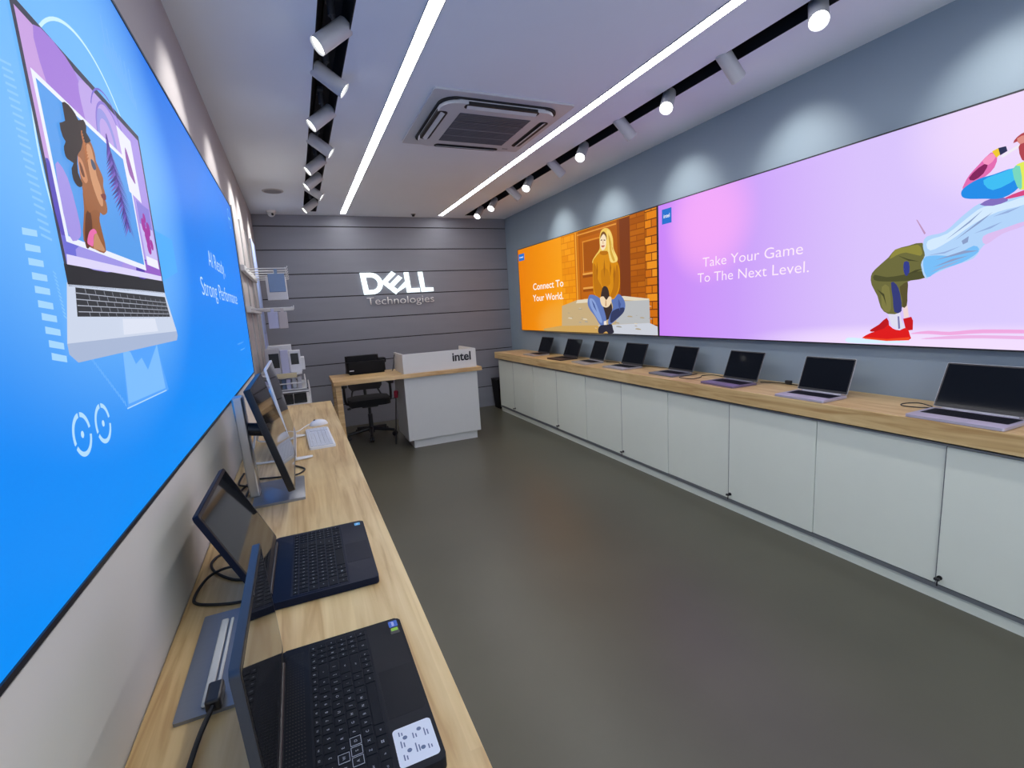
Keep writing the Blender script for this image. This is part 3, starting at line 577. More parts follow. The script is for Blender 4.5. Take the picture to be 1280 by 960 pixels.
for body, l_, r_ in (('Connect To', (666.5, 359.5), (704, 346.8)), ('Your World.', (666.5, 376.5), (704, 364.2))):
    p = on_x(*l_, XRS); q = on_x(*r_, XRS)
    lettering(body, (XRS-.0012, p.y, 1.765 if body[0] == 'C' else 1.610), (0, -1, 0), (0, 0, 1), p.y-q.y, .088, .012, 0, 'printed_lettering', ink(255, 246, 236), po)

# ------------------------------------------------------------------ sign on the plank wall
def sp_(x, y): yy = y+.035*(x-110); return (.889+(x-110)*.001063, YB-.03, 2.14-(yy-120)*.00103)
sign = thing('shop_sign', 'glowing white DELL letters above thin Technologies lettering on grey planks', 'sign', (0, 0, 0))
SIGNM = emit('sign_face', (.86, .97, 1), 1.7)
def letter(polys):
    m = MB()
    for p in polys: m.prism(p, lambda q: sp_(*q), (0, .029, 0))
    m.build('letter', SIGNM, sign)
outer = [(110, 121), (240, 118)]+[(240+150*math.sin(math.radians(t)), 262-145*math.cos(math.radians(t))) for t in range(12, 170, 12)]+[(240, 407), (140, 411)]
inner = [(208, 350), (245, 348)]+[(245+85*math.sin(math.radians(t)), 263+85*math.cos(math.radians(t))) for t in range(12, 170, 12)]+[(245, 178), (180, 180)]
n_ = len(outer)
letter([[(110, 121), (172, 120), (206, 408), (140, 411)],
        [(172, 120), (240, 118), (245, 178), (180, 181)], [(200, 351), (245, 348), (240, 407), (206, 408)]]
       + [[(240+150*math.sin(a0), 262-145*math.cos(a0)), (240+150*math.sin(a1), 262-145*math.cos(a1)), (245+85*math.sin(a1), 263-85*math.cos(a1)), (245+85*math.sin(a0), 263-85*math.cos(a0))]
          for a0, a1 in ((math.radians(t), math.radians(t+15)) for t in range(0, 180, 15))])
letter([[(372, 245), (420, 216), (598, 356), (554, 408)],
        [(378, 244), (520, 95), (574, 130), (440, 258)], [(462, 292), (604, 150), (656, 186), (520, 316)], [(548, 372), (690, 236), (712, 296), (592, 372)]])
letter([[(684, 108), (746, 106), (766, 382), (708, 386)], [(766, 327), (880, 322), (884, 378), (766, 382)]])
letter([[(876, 100), (938, 98), (962, 374), (908, 378)], [(962, 320), (1072, 316), (1076, 368), (962, 374)]])
lettering('Technologies', (.945, YB-.014, 1.695), (1, 0, 0), (0, 0, 1), .965, .105, -.006, .014, 'tagline', mat('sign_white', (.92, .92, .90), .4), sign)

# ------------------------------------------------------------------ counter along the right wall
XF, XD = 2.667, 2.703
t = thing('worktop', 'long oak worktop carrying the row of eight laptops', 'worktop', (XF, 2.6, .806))
MB().box(0, XR-XF-.002, Y0-2.6, 6.70-2.6, 0, ZT-.806, .003, 2).build('slab', W_OAK, t)
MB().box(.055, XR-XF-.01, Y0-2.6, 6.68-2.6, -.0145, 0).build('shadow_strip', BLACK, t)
bounds = [(5.51, 6.66), (4.27, 5.51), (3.03, 4.27), (1.786, 3.03), (.546, 1.786), (-.694, .546)]
for k, (y0, y1) in enumerate(bounds):
    ym = (y0+y1)/2 if k else 6.13
    u = thing('cabinet', 'white low cabinet with two sliding doors, %s from the plank wall under the laptops' % ORD[k], 'cabinet', (XD, ym, 0), 0, 'white cabinets under the laptop counter')
    b = MB(); b.box(.034, XR-XD-.003, y0-ym+.001, y1-ym-.001, .085, .788); b.build('body', WHITE, u)
    MB().box(.014, .40, y0-ym+.0005, y1-ym-.0005, 0, .062).build('plinth', WHITE, u)
    MB().box(.002, .40, y0-ym+.0005, y1-ym-.0005, .062, .084).build('rail', ALU, u)
    MB().box(0, .014, y0-ym+.0015, -.0005, .088, .780, .001, 1).build('door', WHITE, u)
    MB().box(.005, .019, .002, y1-ym-.0015, .088, .780, .001, 1).build('door', WHITE, u)
    MB().box(-.0008, .015, -.0015, .0015, .088, .780).build('door_edge', mat('door_edge_grey', (.10, .11, .12), .5), u)  # dark strip standing in for the shade where the recessed door meets the front one
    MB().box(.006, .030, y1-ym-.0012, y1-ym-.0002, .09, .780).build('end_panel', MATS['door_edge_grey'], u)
    MB().box(.004, .032, y0-ym, y1-ym, .7815, .7905).build('top_rail', ALU, u)
    lk = MB(); lk.cyl((-.006, -.016, .125), (.001, -.016, .125), .011, seg=14); lk.cyl((-.018, -.016, .125), (-.006, -.016, .125), .0035, seg=8)
    lk = lk.build('lock', mat('lock_dark', (.03, .03, .032), .35, .6), u, True)
    kb = MB(); kb.box(-.034, -.018, -.0275, -.0045, .119, .131, .003, 2); kb.box(-.024, -.021, -.019, -.013, .088, .118, .001, 1)
    kb.build('key', BLACKG, lk)

# ------------------------------------------------------------------ laptops
KROWS = [([1]*18, .62), ([1]*13+[2]+['g']+[.85]*4, 1), ([1.5]+[1]*12+[1.5]+['g']+[.85]*4, 1), ([1.75]+[1]*11+[2.25]+['g']+[.85]*4, 1), ([2.25]+[1]*10+[2.75]+['g']+[.85]*4, 1), ([1.25, 1.25, 1.25, 1.25, 5.25, 1.25, 1, .85, .85, .8]+['g']+[1.7, .85, .85], 1)]
LEG = [['e', 'F1', 'F2', 'F3', 'F4', 'F5', 'F6', 'F7', 'F8', 'F9', 'o', 'o', 'o', 'p', 'd', 'h', 'e', 'u'], list("`1234567890-=")+['<-']+list('n/*-'), ['tab']+list('QWERTYUIOP[]')+['|']+list('789+'), ['cap']+list("ASDFGHJKL;'")+['ent']+list('456+'), ['shf']+list('ZXCVBNM,./')+['shf']+list('123e'), ['ctl', 'fn', '#', 'alt', '', 'alt', 'c', '<', '^', '>', '0', '.', 'e']]
def laptop(label, loc, rz, W, D, T, lid, lean, body, lidm, keym, group, full=False, glass=None, shelf=0, badge=None, inset=.0, deckc=None):
    """local frame: +x towards the user, hinge at -x"""
    t = thing('laptop', label, 'laptop', loc, rz, group); x0, x1, h = -D/2, D/2, W/2
    MB().rr(x0, x1, -h, h, .002, T, .010, 5, .0025).build('base', body, t, True)
    f = MB()
    for sx in (x0+.02, x1-.02):
        for sy in (-h+.03, h-.03): f.cyl((sx, sy, 0), (sx, sy, .003), .008, seg=10)
    f.build('rubber_foot', RUBBER, t)
    ka, kb_ = (x0+.052, x1-.070) if full else (x0+.028, x1-.092)
    kw = h-.012 if full else h-.022
    deck = MB().rr(ka-.003, kb_+.003, -kw-.003, kw+.003, T-.001, T+.0004, .004).build('keyboard', deckc or BLACKG, t)
    rows = KROWS; tot = sum(r[1] for r in rows); dx = (kb_-ka)/tot; x = ka; leg = MB()
    if full:
        for ri, (r, hh) in enumerate(rows):
            units = sum(.25 if q == 'g' else q for q in r); du = 2*kw/units; y = -kw; ki = 0
            for q in r:
                if q == 'g': y += .25*du; continue
                g_ = .0011; kx0, kx1, ky0, ky1 = x+g_, x+dx*hh-g_, y+g_, y+q*du-g_
                m = MB(); tb = bmesh.new(); z0, z1 = T+.0003, T+.0017
                A = [tb.verts.new(p) for p in ((kx0, ky0, z0), (kx1, ky0, z0), (kx1, ky1, z0), (kx0, ky1, z0))]
                s_ = .0006; B = [tb.verts.new(p) for p in ((kx0+s_, ky0+s_, z1), (kx1-s_, ky0+s_, z1), (kx1-s_, ky1-s_, z1), (kx0+s_, ky1-s_, z1))]
                tb.faces.new(B)
                for i in range(4): tb.faces.new((A[i], A[(i+1) % 4], B[(i+1) % 4], B[i]))
                m._merge(tb); m.build('key', keym, deck)
                ch = LEG[ri][ki] if ki < len(LEG[ri]) else ''; ki += 1
                cy, cx = (ky0+ky1)/2, (kx0+kx1)/2
                if ch == '#':
                    for a_ in (-.0022, .0004):
                        for b_ in (-.0022, .0004): leg.box(cx+a_, cx+a_+.0018, cy+b_, cy+b_+.0018, z1+.00005, z1+.0001)
                elif ch:
                    me, a0, a1, b0, b1 = text_mesh(ch); sc = .0062 if len(ch) == 1 else .0040
                    mx = Matrix(((0, -sc, 0, cx), (sc, 0, 0, cy), (0, 0, 1, z1+.0001), (0, 0, 0, 1))) @ Matrix.Translation((-(a0+a1)/2, -(b0+b1)/2, 0))
                    leg.add_mesh(me, mx)
                if ch in ('W', 'A', 'S', 'D') and shelf:
                    o_ = MB(); w_ = .0007
                    for e in ((kx0, kx1, ky0, ky0+w_), (kx0, kx1, ky1-w_, ky1), (kx0, kx0+w_, ky0, ky1), (kx1-w_, kx1, ky0, ky1)): o_.box(*e, z1-.0004, z1+.0001)
                    o_.build('key_outline', LEGEND, deck)
                y += q*du
            x += dx*hh
        leg.build('key_legends', LEGEND, deck)
    else:
        m = MB()
        for ri in range(6):
            for ci in range(14):
                du = 2*kw/14; m.box(ka+ri*(kb_-ka)/6+.0012, ka+(ri+1)*(kb_-ka)/6-.0012, -kw+ci*du+.0012, -kw+(ci+1)*du-.0012, T, T+.0014)
        m.build('keys', keym, deck)
    ty = -.02 if full else 0
    MB().rr(x1-(.064 if full else .084), x1-.006, ty-.055, ty+.055, T-.001, T+.0003, .004).build('touchpad', mat('pad_'+body.name, tuple(v_*.9 for v_ in body.node_tree.nodes['Mix'].inputs[6].default_value[:3]), .42, var=.03, spec=.16), t)
    if shelf:
        g_ = MB()
        for i in range(9):
            for j in range(46): g_.cyl((x0+.006+i*.0042, -kw+.008+j*(2*kw-.016)/45, T-.0005), (x0+.006+i*.0042, -kw+.008+j*(2*kw-.016)/45, T+.0003), .0013, seg=6)
        tag(g_.build('speaker_holes', BLACK, t), kind='stuff')
        MB().rr(x0-shelf, x0+.001, -h+.02, h-.02, .004, T, .006, 4, .002).build('exhaust_shelf', body, t, True)
        v_ = MB()
        for j in range(30): v_.box(x0-shelf-.0005, x0-shelf+.002, -h+.04+j*.0092, -h+.046+j*.0092, .007, T-.004)
        v_.build('vents', BLACK, t)
    # lid
    hx, hz = x0+.006, T+.002; Lm = Matrix.Translation((hx, 0, hz)) @ Matrix.Rotation(math.radians(-lean), 4, 'Y')
    S_ = Matrix(((0, 0, -1, 0), (0, 1, 0, 0), (1, 0, 0, 0), (0, 0, 0, 1)))      # slab x->up, z->backwards
    lo = MB().rr(.004, lid, -h, h, .0002, .0062 if not full else .012, .008, 5, .001, mtx=Lm @ S_).build('lid', lidm, t, True)
    MB().rr(.006, lid-.002, -h+.002, h-.002, -.0006, .0004, .006, 4, mtx=Lm @ S_).build('bezel', BLACKG, lo)
    MB().rr(.020, lid-.009, -h+.008, h-.008, -.0010, -.0004, .002, 2, mtx=Lm @ S_).build('screen', glass or GLASS, lo)
    MB().cyl(Lm @ Vector((.0016, -.004, lid-.005)), Lm @ Vector((.0016, .004, lid-.005)), .0012, seg=8).build('webcam', BLACKG, lo)
    MB().cyl((hx-.001, -h*.78, hz-.001), (hx-.001, h*.78, hz-.001), .0055, seg=12).build('hinge', lidm if not full else BLACKG, t, True)
    return t
LSIL = mat('laptop_silver', (.42, .42, .45), .35, .35, var=.03); LLIL = mat('laptop_lilac_silver', (.50, .46, .55), .35, .3, var=.03)
LGRY = mat('laptop_grey', (.22, .23, .26), .38, .35, var=.03); LDRK = mat('laptop_dark', (.05, .04, .045), .4, .2, var=.04); LPUR = mat('laptop_plum', (.20, .16, .26), .38, .3, var=.03)
RS = [((2.752, 5.715), .328, .235, 0, LSIL, LDRK, 'slim silver open laptop', 'first'), ((2.735, 4.995), .335, .235, 0, LDRK, LDRK, 'dark bodied open laptop', 'second'),
      ((2.728, 4.435), .325, .232, -6, LSIL, LSIL, 'silver laptop set askew', 'third'), ((2.732, 3.825), .328, .235, 0, LSIL, LDRK, 'silver open laptop', 'fourth'),
      ((2.752, 3.175), .300, .220, -2, LGRY, LGRY, 'small grey open laptop', 'fifth'), ((2.702, 2.525), .312, .225, -3, LPUR, LGRY, 'plum grey open laptop', 'sixth'),
      ((2.662, 1.890), .304, .225, 1, LLIL, LSIL, 'lilac silver open laptop', 'seventh'), ((2.672, 1.148), .366, .250, 0, LLIL, LSIL, 'largest lilac silver open laptop', 'eighth')]
for (fx, cy), W, D, rot, bm_, lm_, lab, nth in RS:
    fx = max(fx, XF+.006); rz = math.pi+math.radians(rot)
    laptop('%s, %s from the plank wall on the long oak worktop' % (lab, nth), (fx+D/2, cy, ZT), rz, W, D, .015, .222 if W < .35 else .243, 21 if W < .35 else 27, bm_, lm_, KEYM, 'laptops along the right worktop', glass=GLASSD)

# ------------------------------------------------------------------ counter along the left wall
t = thing('worktop', 'oak worktop under the blue lightbox with two black laptops and a monitor', 'worktop', (-.3115, 1.2, .838))
MB().box(0, .181+.3115, Y0-1.2, 4.02-1.2, 0, ZT-.838, .003, 2).build('slab', W_OAK, t)
for k, (y0, y1) in enumerate(((2.9, 3.99), (1.7, 2.9), (.5, 1.7), (-.7, .5))):
    u = thing('cabinet', 'white cabinet under the blue lightbox worktop, %s from the plank wall' % ORD[k], 'cabinet', (-.3, (y0+y1)/2, 0), 0, 'cabinets under the blue lightbox counter')
    hh = (y1-y0)/2; MB().box(0, .43, -hh+.001, hh-.001, .08, .837).build('body', WHITE, u); MB().box(0, .40, -hh+.001, hh-.001, 0, .08).build('plinth', WHITE, u)
    for a_, b_ in ((-hh+.002, -.001), (.001, hh-.002)): MB().box(.431, .447, a_, b_, .085, .832, .001, 1).build('door', WHITE, u)

# the two laptops on it
l1 = laptop('black gaming laptop with white palm rest sticker at the oak counter', (.0115, .766, ZT), 0, .356, .224, .021, .226, 3.0, CHAR, mat('lid_slate', (.030, .042, .060), .4, .1), KEYM, 'black laptops under the blue lightbox', full=True, shelf=.026, deckc=CHAR)
st = MB().rr(.048, .106, -.166, -.098, .0208, .0213, .006).build('spec_sticker', mat('sticker_white', (.70, .74, .80), .5, var=.02), l1)
g = MB()
for r_, c_, w_ in ((.056, -.156, .010), (.056, -.134, .012), (.056, -.113, .008), (.075, -.150, .016), (.075, -.125, .010), (.092, -.152, .008), (.092, -.128, .014)):
    for q in range(2): g.box(r_+q*.004, r_+q*.004+.0018, c_, c_+w_*(1-.3*q), .02135, .02142)
for r_, c_ in ((.064, -.118), (.086, -.112), (.066, -.142), (.085, -.146)): g.cyl((r_, c_, .02135), (r_, c_, .02142), .0035, seg=14)
g.build('sticker_print', mat('sticker_ink', (.12, .16, .26), .6), st)
b = MB().rr(.088, .105, .150, .170, .0208, .0212, .002).build('badge', mat('badge_blue', (.02, .12, .52), .4), l1)
lettering('intel', (.098, .153, .02125), (0, 1, 0), (-1, 0, 0), .013, .006, .01, 0, 'badge_word', mat('badge_white', (.8, .85, .9), .5), b)
b2 = MB().rr(.088, .105, .128, .147, .0208, .0212, .002).build('badge', mat('badge_black', (.02, .02, .02), .4), l1)
MB().rr(.090, .103, .137, .146, .0210, .0214, .001).build('badge_mark', mat('badge_green', (.25, .55, .03), .5), b2)
l2 = laptop('navy black open laptop with tilted lid beside the steel monitor foot', (-.008, 1.312, ZT), math.radians(-.8), .360, .246, .019, .256, 24.5, NAVY, NAVY, KEYM, 'black laptops under the blue lightbox', full=True, deckc=NAVY)
b = MB().rr(.096, .112, .148, .166, .0188, .0192, .002).build('badge', mat('badge_sky', (.10, .45, .75), .4), l2)
lettering('intel', (.106, .150, .01925), (0, 1, 0), (-1, 0, 0), .013, .006, .01, 0, 'badge_word', MATS['badge_white'], b)

# steel plate behind the gaming laptop
t = thing('steel_base_plate', 'flat steel display base plate behind the gaming laptop lid', 'base plate', (-.20, 1.02, ZT))
MB().rr(-.06, .055, -.155, .16, 0, .006, .004).build('plate', STEEL, t)
r_ = MB(); r_.box(-.022, -.008, -.14, .12, .006, .012, .003); r_.box(-.004, .001, -.14, .12, .006, .010, .001); r_.build('raised_rail', mat('rail_pale', (.62, .63, .58), .5), t)

# monitor on a steel foot
t = thing('monitor', 'black wide monitor tilted back on a silver column and steel foot', 'monitor', (-.16, 1.97, ZT))
MB().rr(-.055, .118, -.135, .135, 0, .009, .006, 5, .001).build('foot', STEEL, t, True)
MB().box(-.068, -.034, -.034, .034, .009, .385, .005, 2, mtx=Matrix.Rotation(math.radians(-2), 4, 'Y')).build('column', SILVER, t)
Lm = Matrix.Translation((.093, 0, .082)) @ Matrix.Rotation(math.radians(-14.2), 4, 'Y'); S_ = Matrix(((0, 0, -1, 0), (0, 1, 0, 0), (1, 0, 0, 0), (0, 0, 0, 1)))
sh = MB().rr(0, .366, -.26, .26, 0, .022, .006, 4, .004, mtx=Lm @ S_).build('housing', BLACKG, t, True)
MB().rr(.014, .360, -.254, .254, -.0008, .0004, .003, 2, mtx=Lm @ S_).build('screen', GLASS, sh)
MB().box(.06, .30, -.12, .12, .02, .034, .006, 2, mtx=Lm @ S_).build('rear_cover', BLACKG, sh)
a = MB(); a.cyl((-.052, 0, .26), (.030, 0, .245), .024, seg=14); a.build('arm', BLACKG, t, True)

# white all-in-one behind it
t = thing('all_in_one_computer', 'white framed all-in-one computer on thin rod feet behind the black monitor', 'computer', (-.12, 2.63, ZT))
AW = mat('aio_white', (.74, .75, .76), .4, var=.02)
Lm = Matrix.Translation((.050, 0, .014)) @ Matrix.Rotation(math.radians(-9.8), 4, 'Y')
sh = MB().rr(0, .432, -.27, .27, 0, .010, .010, 5, .002, mtx=Lm @ S_).build('housing', AW, t, True)
MB().rr(.052, .424, -.262, .262, -.0008, .0004, .003, 2, mtx=Lm @ S_).build('screen', GLASS, sh)
MB().rr(.010, .046, -.262, .262, -.0008, .0004, .003, 2, mtx=Lm @ S_).build('speaker_bar', mat('aio_fabric', (.30, .31, .33), .8), sh)
MB().box(.05, .32, -.17, .17, .009, .035, .010, 2, mtx=Lm @ S_).build('rear_cover', AW, sh)
for sy in (-1, 1):
    f = MB(); f.tube(spline([(-.10, sy*.19, .18), (-.12, sy*.20, .09), (-.135, sy*.215, .016), (-.02, sy*.225, .0075), (.118 if sy < 0 else .09, sy*.235, .0075), (.045, sy*.255, .0075), (.02, sy*.21, .0075), (.035, sy*.20, .03)], 6), .005, 8); f.build('rod_foot', AW, t, True)

# white keyboard and mouse
t = thing('keyboard', 'slim white wired keyboard on the oak counter', 'keyboard', (.045, 2.76, ZT), math.radians(1.5))
kb = MB().rr(-.062, .062, -.225, .225, 0, .013, .008, 4, .002).build('case', AW, t, True)
KW = mat('key_white', (.60, .63, .68), .5, var=.03); x = -.055
for ri, (r, hh) in enumerate(KROWS):
    units = sum(.25 if q == 'g' else q for q in r); du = .435/units; y = -.2175; dx = .108/5.62
    for q in r:
        if q == 'g': y += .25*du; continue
        MB().box(x+.001, x+dx*hh-.001, y+.001, y+q*du-.001, .0125, .0165).build('key', KW, kb); y += q*du
    x += dx*hh
t = thing('computer_mouse', 'white computer mouse beyond the white keyboard', 'mouse', (.055, 3.14, ZT), .2)
m = MB(); bmesh.ops.create_uvsphere(m.bm, u_segments=20, v_segments=12, radius=1, matrix=Matrix.Diagonal((.055, .034, .034, 1)))
bmesh.ops.bisect_plane(m.bm, geom=m.bm.verts[:]+m.bm.edges[:]+m.bm.faces[:], plane_co=(0, 0, 0), plane_no=(0, 0, -1), clear_outer=True)
m.build('shell', AW, t, True)
MB().cyl((-.022, -.003, .030), (-.022, .003, .030), .006, seg=12).build('wheel', BLACKG, t)
def cable(label, pts, r=.003, m=RUBBER, name='cable', cat='cable'):
    return tag(MB().tube(spline(pts, 8), r, 8).build(name, m, None, True), label, cat)
cable('white mouse cord running to the all-in-one computer', [(.0, 3.13, ZT+.012), (-.03, 3.10, ZT+.0035), (-.06, 3.02, ZT+.0035), (-.10, 3.0, ZT+.0035)], .0028, AW)
cable('black cord looping on the counter behind the navy laptop', [(-.140, 1.40, ZT+.012), (-.19, 1.45, ZT+.004), (-.262, 1.50, ZT+.004), (-.285, 1.46, ZT+.004), (-.27, 1.40, ZT+.004), (-.225, 1.335, ZT+.004), (-.185, 1.31, ZT+.004)], .0035)
cable('long black cord curling to the wall behind the navy laptop', [(-.185, 1.345, ZT+.013), (-.23, 1.385, ZT+.014), (-.275, 1.36, ZT+.014), (-.297, 1.295, ZT+.004), (-.285, 1.25, ZT+.004), (-.22, 1.215, ZT+.004), (-.17, 1.205, ZT+.004)], .0035)
cable('black cord between the gaming laptop and the navy laptop', [(-.135, 1.17, ZT+.004), (-.136, 1.08, ZT+.004), (-.128, 1.0, ZT+.004), (-.118, .96, ZT+.004)], .003)
pl = thing('power_plug', 'black angled power plug behind the gaming laptop', 'plug', (-.200, .885, ZT))
MB().box(-.012, .012, -.026, .026, .008, .030, .004, 2).build('plug_body', BLACKG, pl)
MB().tube(spline([(0, -.028, .02), (-.012, -.08, .014), (-.022, -.16, .004), (-.03, -.30, .004), (-.03, -.5, .004)], 6), .0042, 8).build('cord', RUBBER, pl, True)
cable('tangled black cords behind the steel monitor foot', [(-.235, 2.20, ZT+.004), (-.245, 2.15, ZT+.004), (-.27, 2.05, ZT+.004), (-.255, 1.92, ZT+.004), (-.24, 2.06, ZT+.011), (-.285, 2.15, ZT+.004), (-.28, 2.30, ZT+.004)], .004)
cable('black cord under the black monitor reaching the all-in-one', [(-.235, 2.19, ZT+.004), (-.15, 2.16, ZT+.004), (-.07, 2.15, ZT+.004), (-.04, 2.22, ZT+.004), (-.10, 2.32, ZT+.004)], .0035)
# cords on the right worktop
for lab, pts in (('black cord between the fourth and fifth laptops on the long worktop', [(3.03, 3.80, .004), (3.08, 3.62, .004), (3.09, 3.45, .004), (3.06, 3.34, .004)]),
                 ('thin cord looping beside the small grey laptop', [(2.995, 3.0, .010), (2.93, 3.0, .004), (2.82, 3.0, .004), (2.775, 2.96, .004), (2.80, 2.86, .004), (2.90, 2.87, .004), (2.97, 2.92, .004), (3.05, 2.88, .004), (3.03, 2.76, .004)]),
                 ('black cord behind the plum grey laptop', [(3.02, 2.42, .004), (3.07, 2.33, .004), (3.08, 2.20, .004), (3.04, 2.12, .004), (2.96, 2.06, .004)]),
                 ('short looped cord at the largest laptop', [(2.955, 1.35, .008), (2.98, 1.42, .012), (2.95, 1.475, .006), (2.90, 1.46, .004), (2.905, 1.40, .004), (2.93, 1.345, .006)]),
                 ('black cord between the first and second laptops on the long worktop', [(3.02, 5.86, .006), (2.98, 5.96, .004), (2.93, 5.97, .004), (2.90, 5.90, .004)]),
                 ('black cord behind the third laptop on the long worktop', [(3.0, 4.30, .006), (3.06, 4.24, .004), (3.05, 4.14, .004), (2.99, 4.05, .004)])):
    cable(lab, [(x, y, ZT+z) for x, y, z in pts], .0028)
ad = thing('cable_adapter', 'small black adapter on the cord between the plum and lilac laptops', 'adapter', (3.075, 2.24, ZT))
MB().box(-.014, .014, -.02, .02, .007, .03, .004, 2).build('adapter_body', BLACKG, ad)

# ------------------------------------------------------------------ reception desk
DW = mat('desk_white', (.66, .68, .65), .4, var=.02)
t = thing('reception_desk', 'white reception desk with oak top, wooden leg and intel riser panel', 'desk', (1.1, 5.385, 0))
MB().box(.283-1.1, 1.955-1.1, -.045, .655, .828, .873, .003, 2).build('desk_top', W_OAKX, t)
MB().box(1.03-1.1, 1.905-1.1, 0, .60, .096, .828, .002, 1).build('cabinet_body', DW, t)
MB().box(1.09-1.1, 1.865-1.1, .03, .57, 0, .096).build('plinth', DW, t)
for y in (.0, .575): MB().box(.300-1.1, .362-1.1, y, y+.06, 0, .828, .003, 1).build('leg', W_OAKX, t)
rp = thing('riser_panel', 'white three sided riser with black intel lettering on the reception desk top', 'riser', (1.1, 5.385, .8735))
r_ = MB(); r_.box(1.035-1.1, 1.905-1.1, .0, .018, 0, .219, .001, 1); r_.box(1.035-1.1, 1.053-1.1, .018, .50, 0, .219, .001, 1); r_.box(1.887-1.1, 1.905-1.1, .018, .60, 0, .219, .001, 1)
r_.build('panel', mat('riser_white', (.72, .72, .69), .45, var=.02), rp)
lettering('intel', (1.615-1.1, -.001, .092), (1, 0, 0), (0, 0, 1), .225, .098, .022, .003, 'intel_lettering', mat('letter_black', (.012, .014, .02), .4), rp)
MB().tube(spline([(1.04-1.1, .45, .207), (1.02-1.1, .42, .167), (1.0-1.1, .36, .107), (.985-1.1, .37, .03), (.99-1.1, .45, .006)], 6), .005, 8).build('cable', RUBBER, rp, True)

pr_ = thing('printer', 'black printer standing on the open end of the reception desk', 'printer', (.70, 5.93, .873))
PB = mat('printer_black', (.004, .004, .005), .6, spec=.2)
bd = MB(); bd.rr(-.225, .215, -.115, .105, .022, .145, .03, 5, .012); bd.box(-.20, .20, -.10, .09, 0, .03, .006); bd.build('body', PB, pr_, True)
tr = MB(); tr.rr(-.225, .155, -.02, .075, .13, .212, .03, 5, .015); tr.build('top_cover', PB, pr_, True)
MB().box(.15, .235, -.06, .08, .11, .168, .012, 2).build('paper_flap', PB, pr_)
MB().box(-.20, -.15, -.118, -.113, .045, .056).build('badge', mat('printer_badge', (.6, .6, .62), .4), pr_)

ch = thing('office_chair', 'black swivel office chair tucked behind the reception desk', 'chair', (.735, 6.30, 0))
for k in range(5):
    a_ = math.radians(-98+72*k); L_ = .30; p = Vector((math.cos(a_)*L_, math.sin(a_)*L_, .075)); q = MB()
    q.cyl((0, 0, .115), p, .028, .018, 10); lg = q.build('base_leg', BLACKG, ch, True)
    w_ = MB(); n = Vector((-math.sin(a_), math.cos(a_), 0))
    for s_ in (-1, 1): w_.cyl(Vector((p.x, p.y, .030))+n*s_*.008, Vector((p.x, p.y, .030))+n*s_*.026, .030, seg=16)
    w_.cyl((p.x, p.y, .03), (p.x, p.y, .075), .010, seg=8); w_.build('caster', BLACKG, lg, True)
c = MB(); c.cyl((0, 0, .06), (0, 0, .14), .038, .034); c.cyl((0, 0, .14), (0, 0, .30), .028); c.cyl((0, 0, .30), (0, 0, .44), .018); c.build('gas_lift', BLACKG, ch, True)
m = MB(); m.box(-.10, .10, -.11, .11, .40, .44, .01); m.build('tilt_mechanism', BLACKG, ch)
m = MB(); m.cyl((-.08, -.03, .415), (-.24, -.05, .405), .006, seg=8); m.cyl((-.235, -.05, .405), (-.275, -.052, .403), .014, seg=10); m.build('lever', BLACKG, ch, True)
FAB = mat('chair_fabric', (.010, .010, .012), .85, bump=.3, bscale=300)
s = MB(); s.rr(-.25, .25, -.24, .22, .44, .52, .10, 8, .03); s.build('seat', FAB, ch, True)
b = MB()
N = 14; verts = []
for j in range(9):
    z = .585+.385*j/8; hw = .225-.02*abs(j-4)/4-(.03 if j in (0, 8) else 0)
    verts.append([b.bm.verts.new((hw*(2*i/N-1), .24+.06*(j/8)-.05*((2*i/N-1)**2), z)) for i in range(N+1)])
for j in range(8):
    for i in range(N): b.bm.faces.new((verts[j][i], verts[j][i+1], verts[j+1][i+1], verts[j+1][i]))
r = bmesh.ops.extrude_face_region(b.bm, geom=b.bm.faces[:]); bmesh.ops.translate(b.bm, verts=[v for v in r['geom'] if isinstance(v, bmesh.types.BMVert)], vec=(0, .04, 0))
b.build('backrest', FAB, ch, True)
m = MB(); m.tube(spline([(0, .10, .43), (0, .26, .45), (0, .31, .56), (0, .315, .75)], 6), .02, 10)
m.tube(spline([(-.19, .15, .50), (-.17, .24, .56), (-.12, .27, .66)], 5), .012, 8); m.tube(spline([(.19, .15, .50), (.17, .24, .56), (.12, .27, .66)], 5), .012, 8); m.build('back_support', BLACKG, ch, True)
for s_ in (-1, 1):
    m = MB(); m.tube(spline([(s_*.20, 0, .45), (s_*.27, 0, .46), (s_*.285, .0, .54), (s_*.285, .0, .685)], 6), .016, 8); m.build('arm_post', BLACKG, ch, True)
    MB().rr(s_*.285-.035, s_*.285+.035, -.13, .12, .68, .71, .03, 5, .008).build('armrest', BLACKG, ch, True)
po_ = thing('gripped_pole', 'thin black pole with red grip standing against the reception desk cabinet', 'pole', (.930, 5.72, 0))
MB().cyl((0, 0, 0), (.055, .0, .60), .007, seg=10).build('shaft', BLACKG, po_, True)
g = MB(); g.cyl((.053, 0, .565), (.0595, 0, .64), .022, .026, 14); g.cyl((.0595, 0, .64), (.0605, 0, .652), .026, .016, 14); g.build('grip', mat('red_plastic', (.45, .02, .05), .4), po_, True)

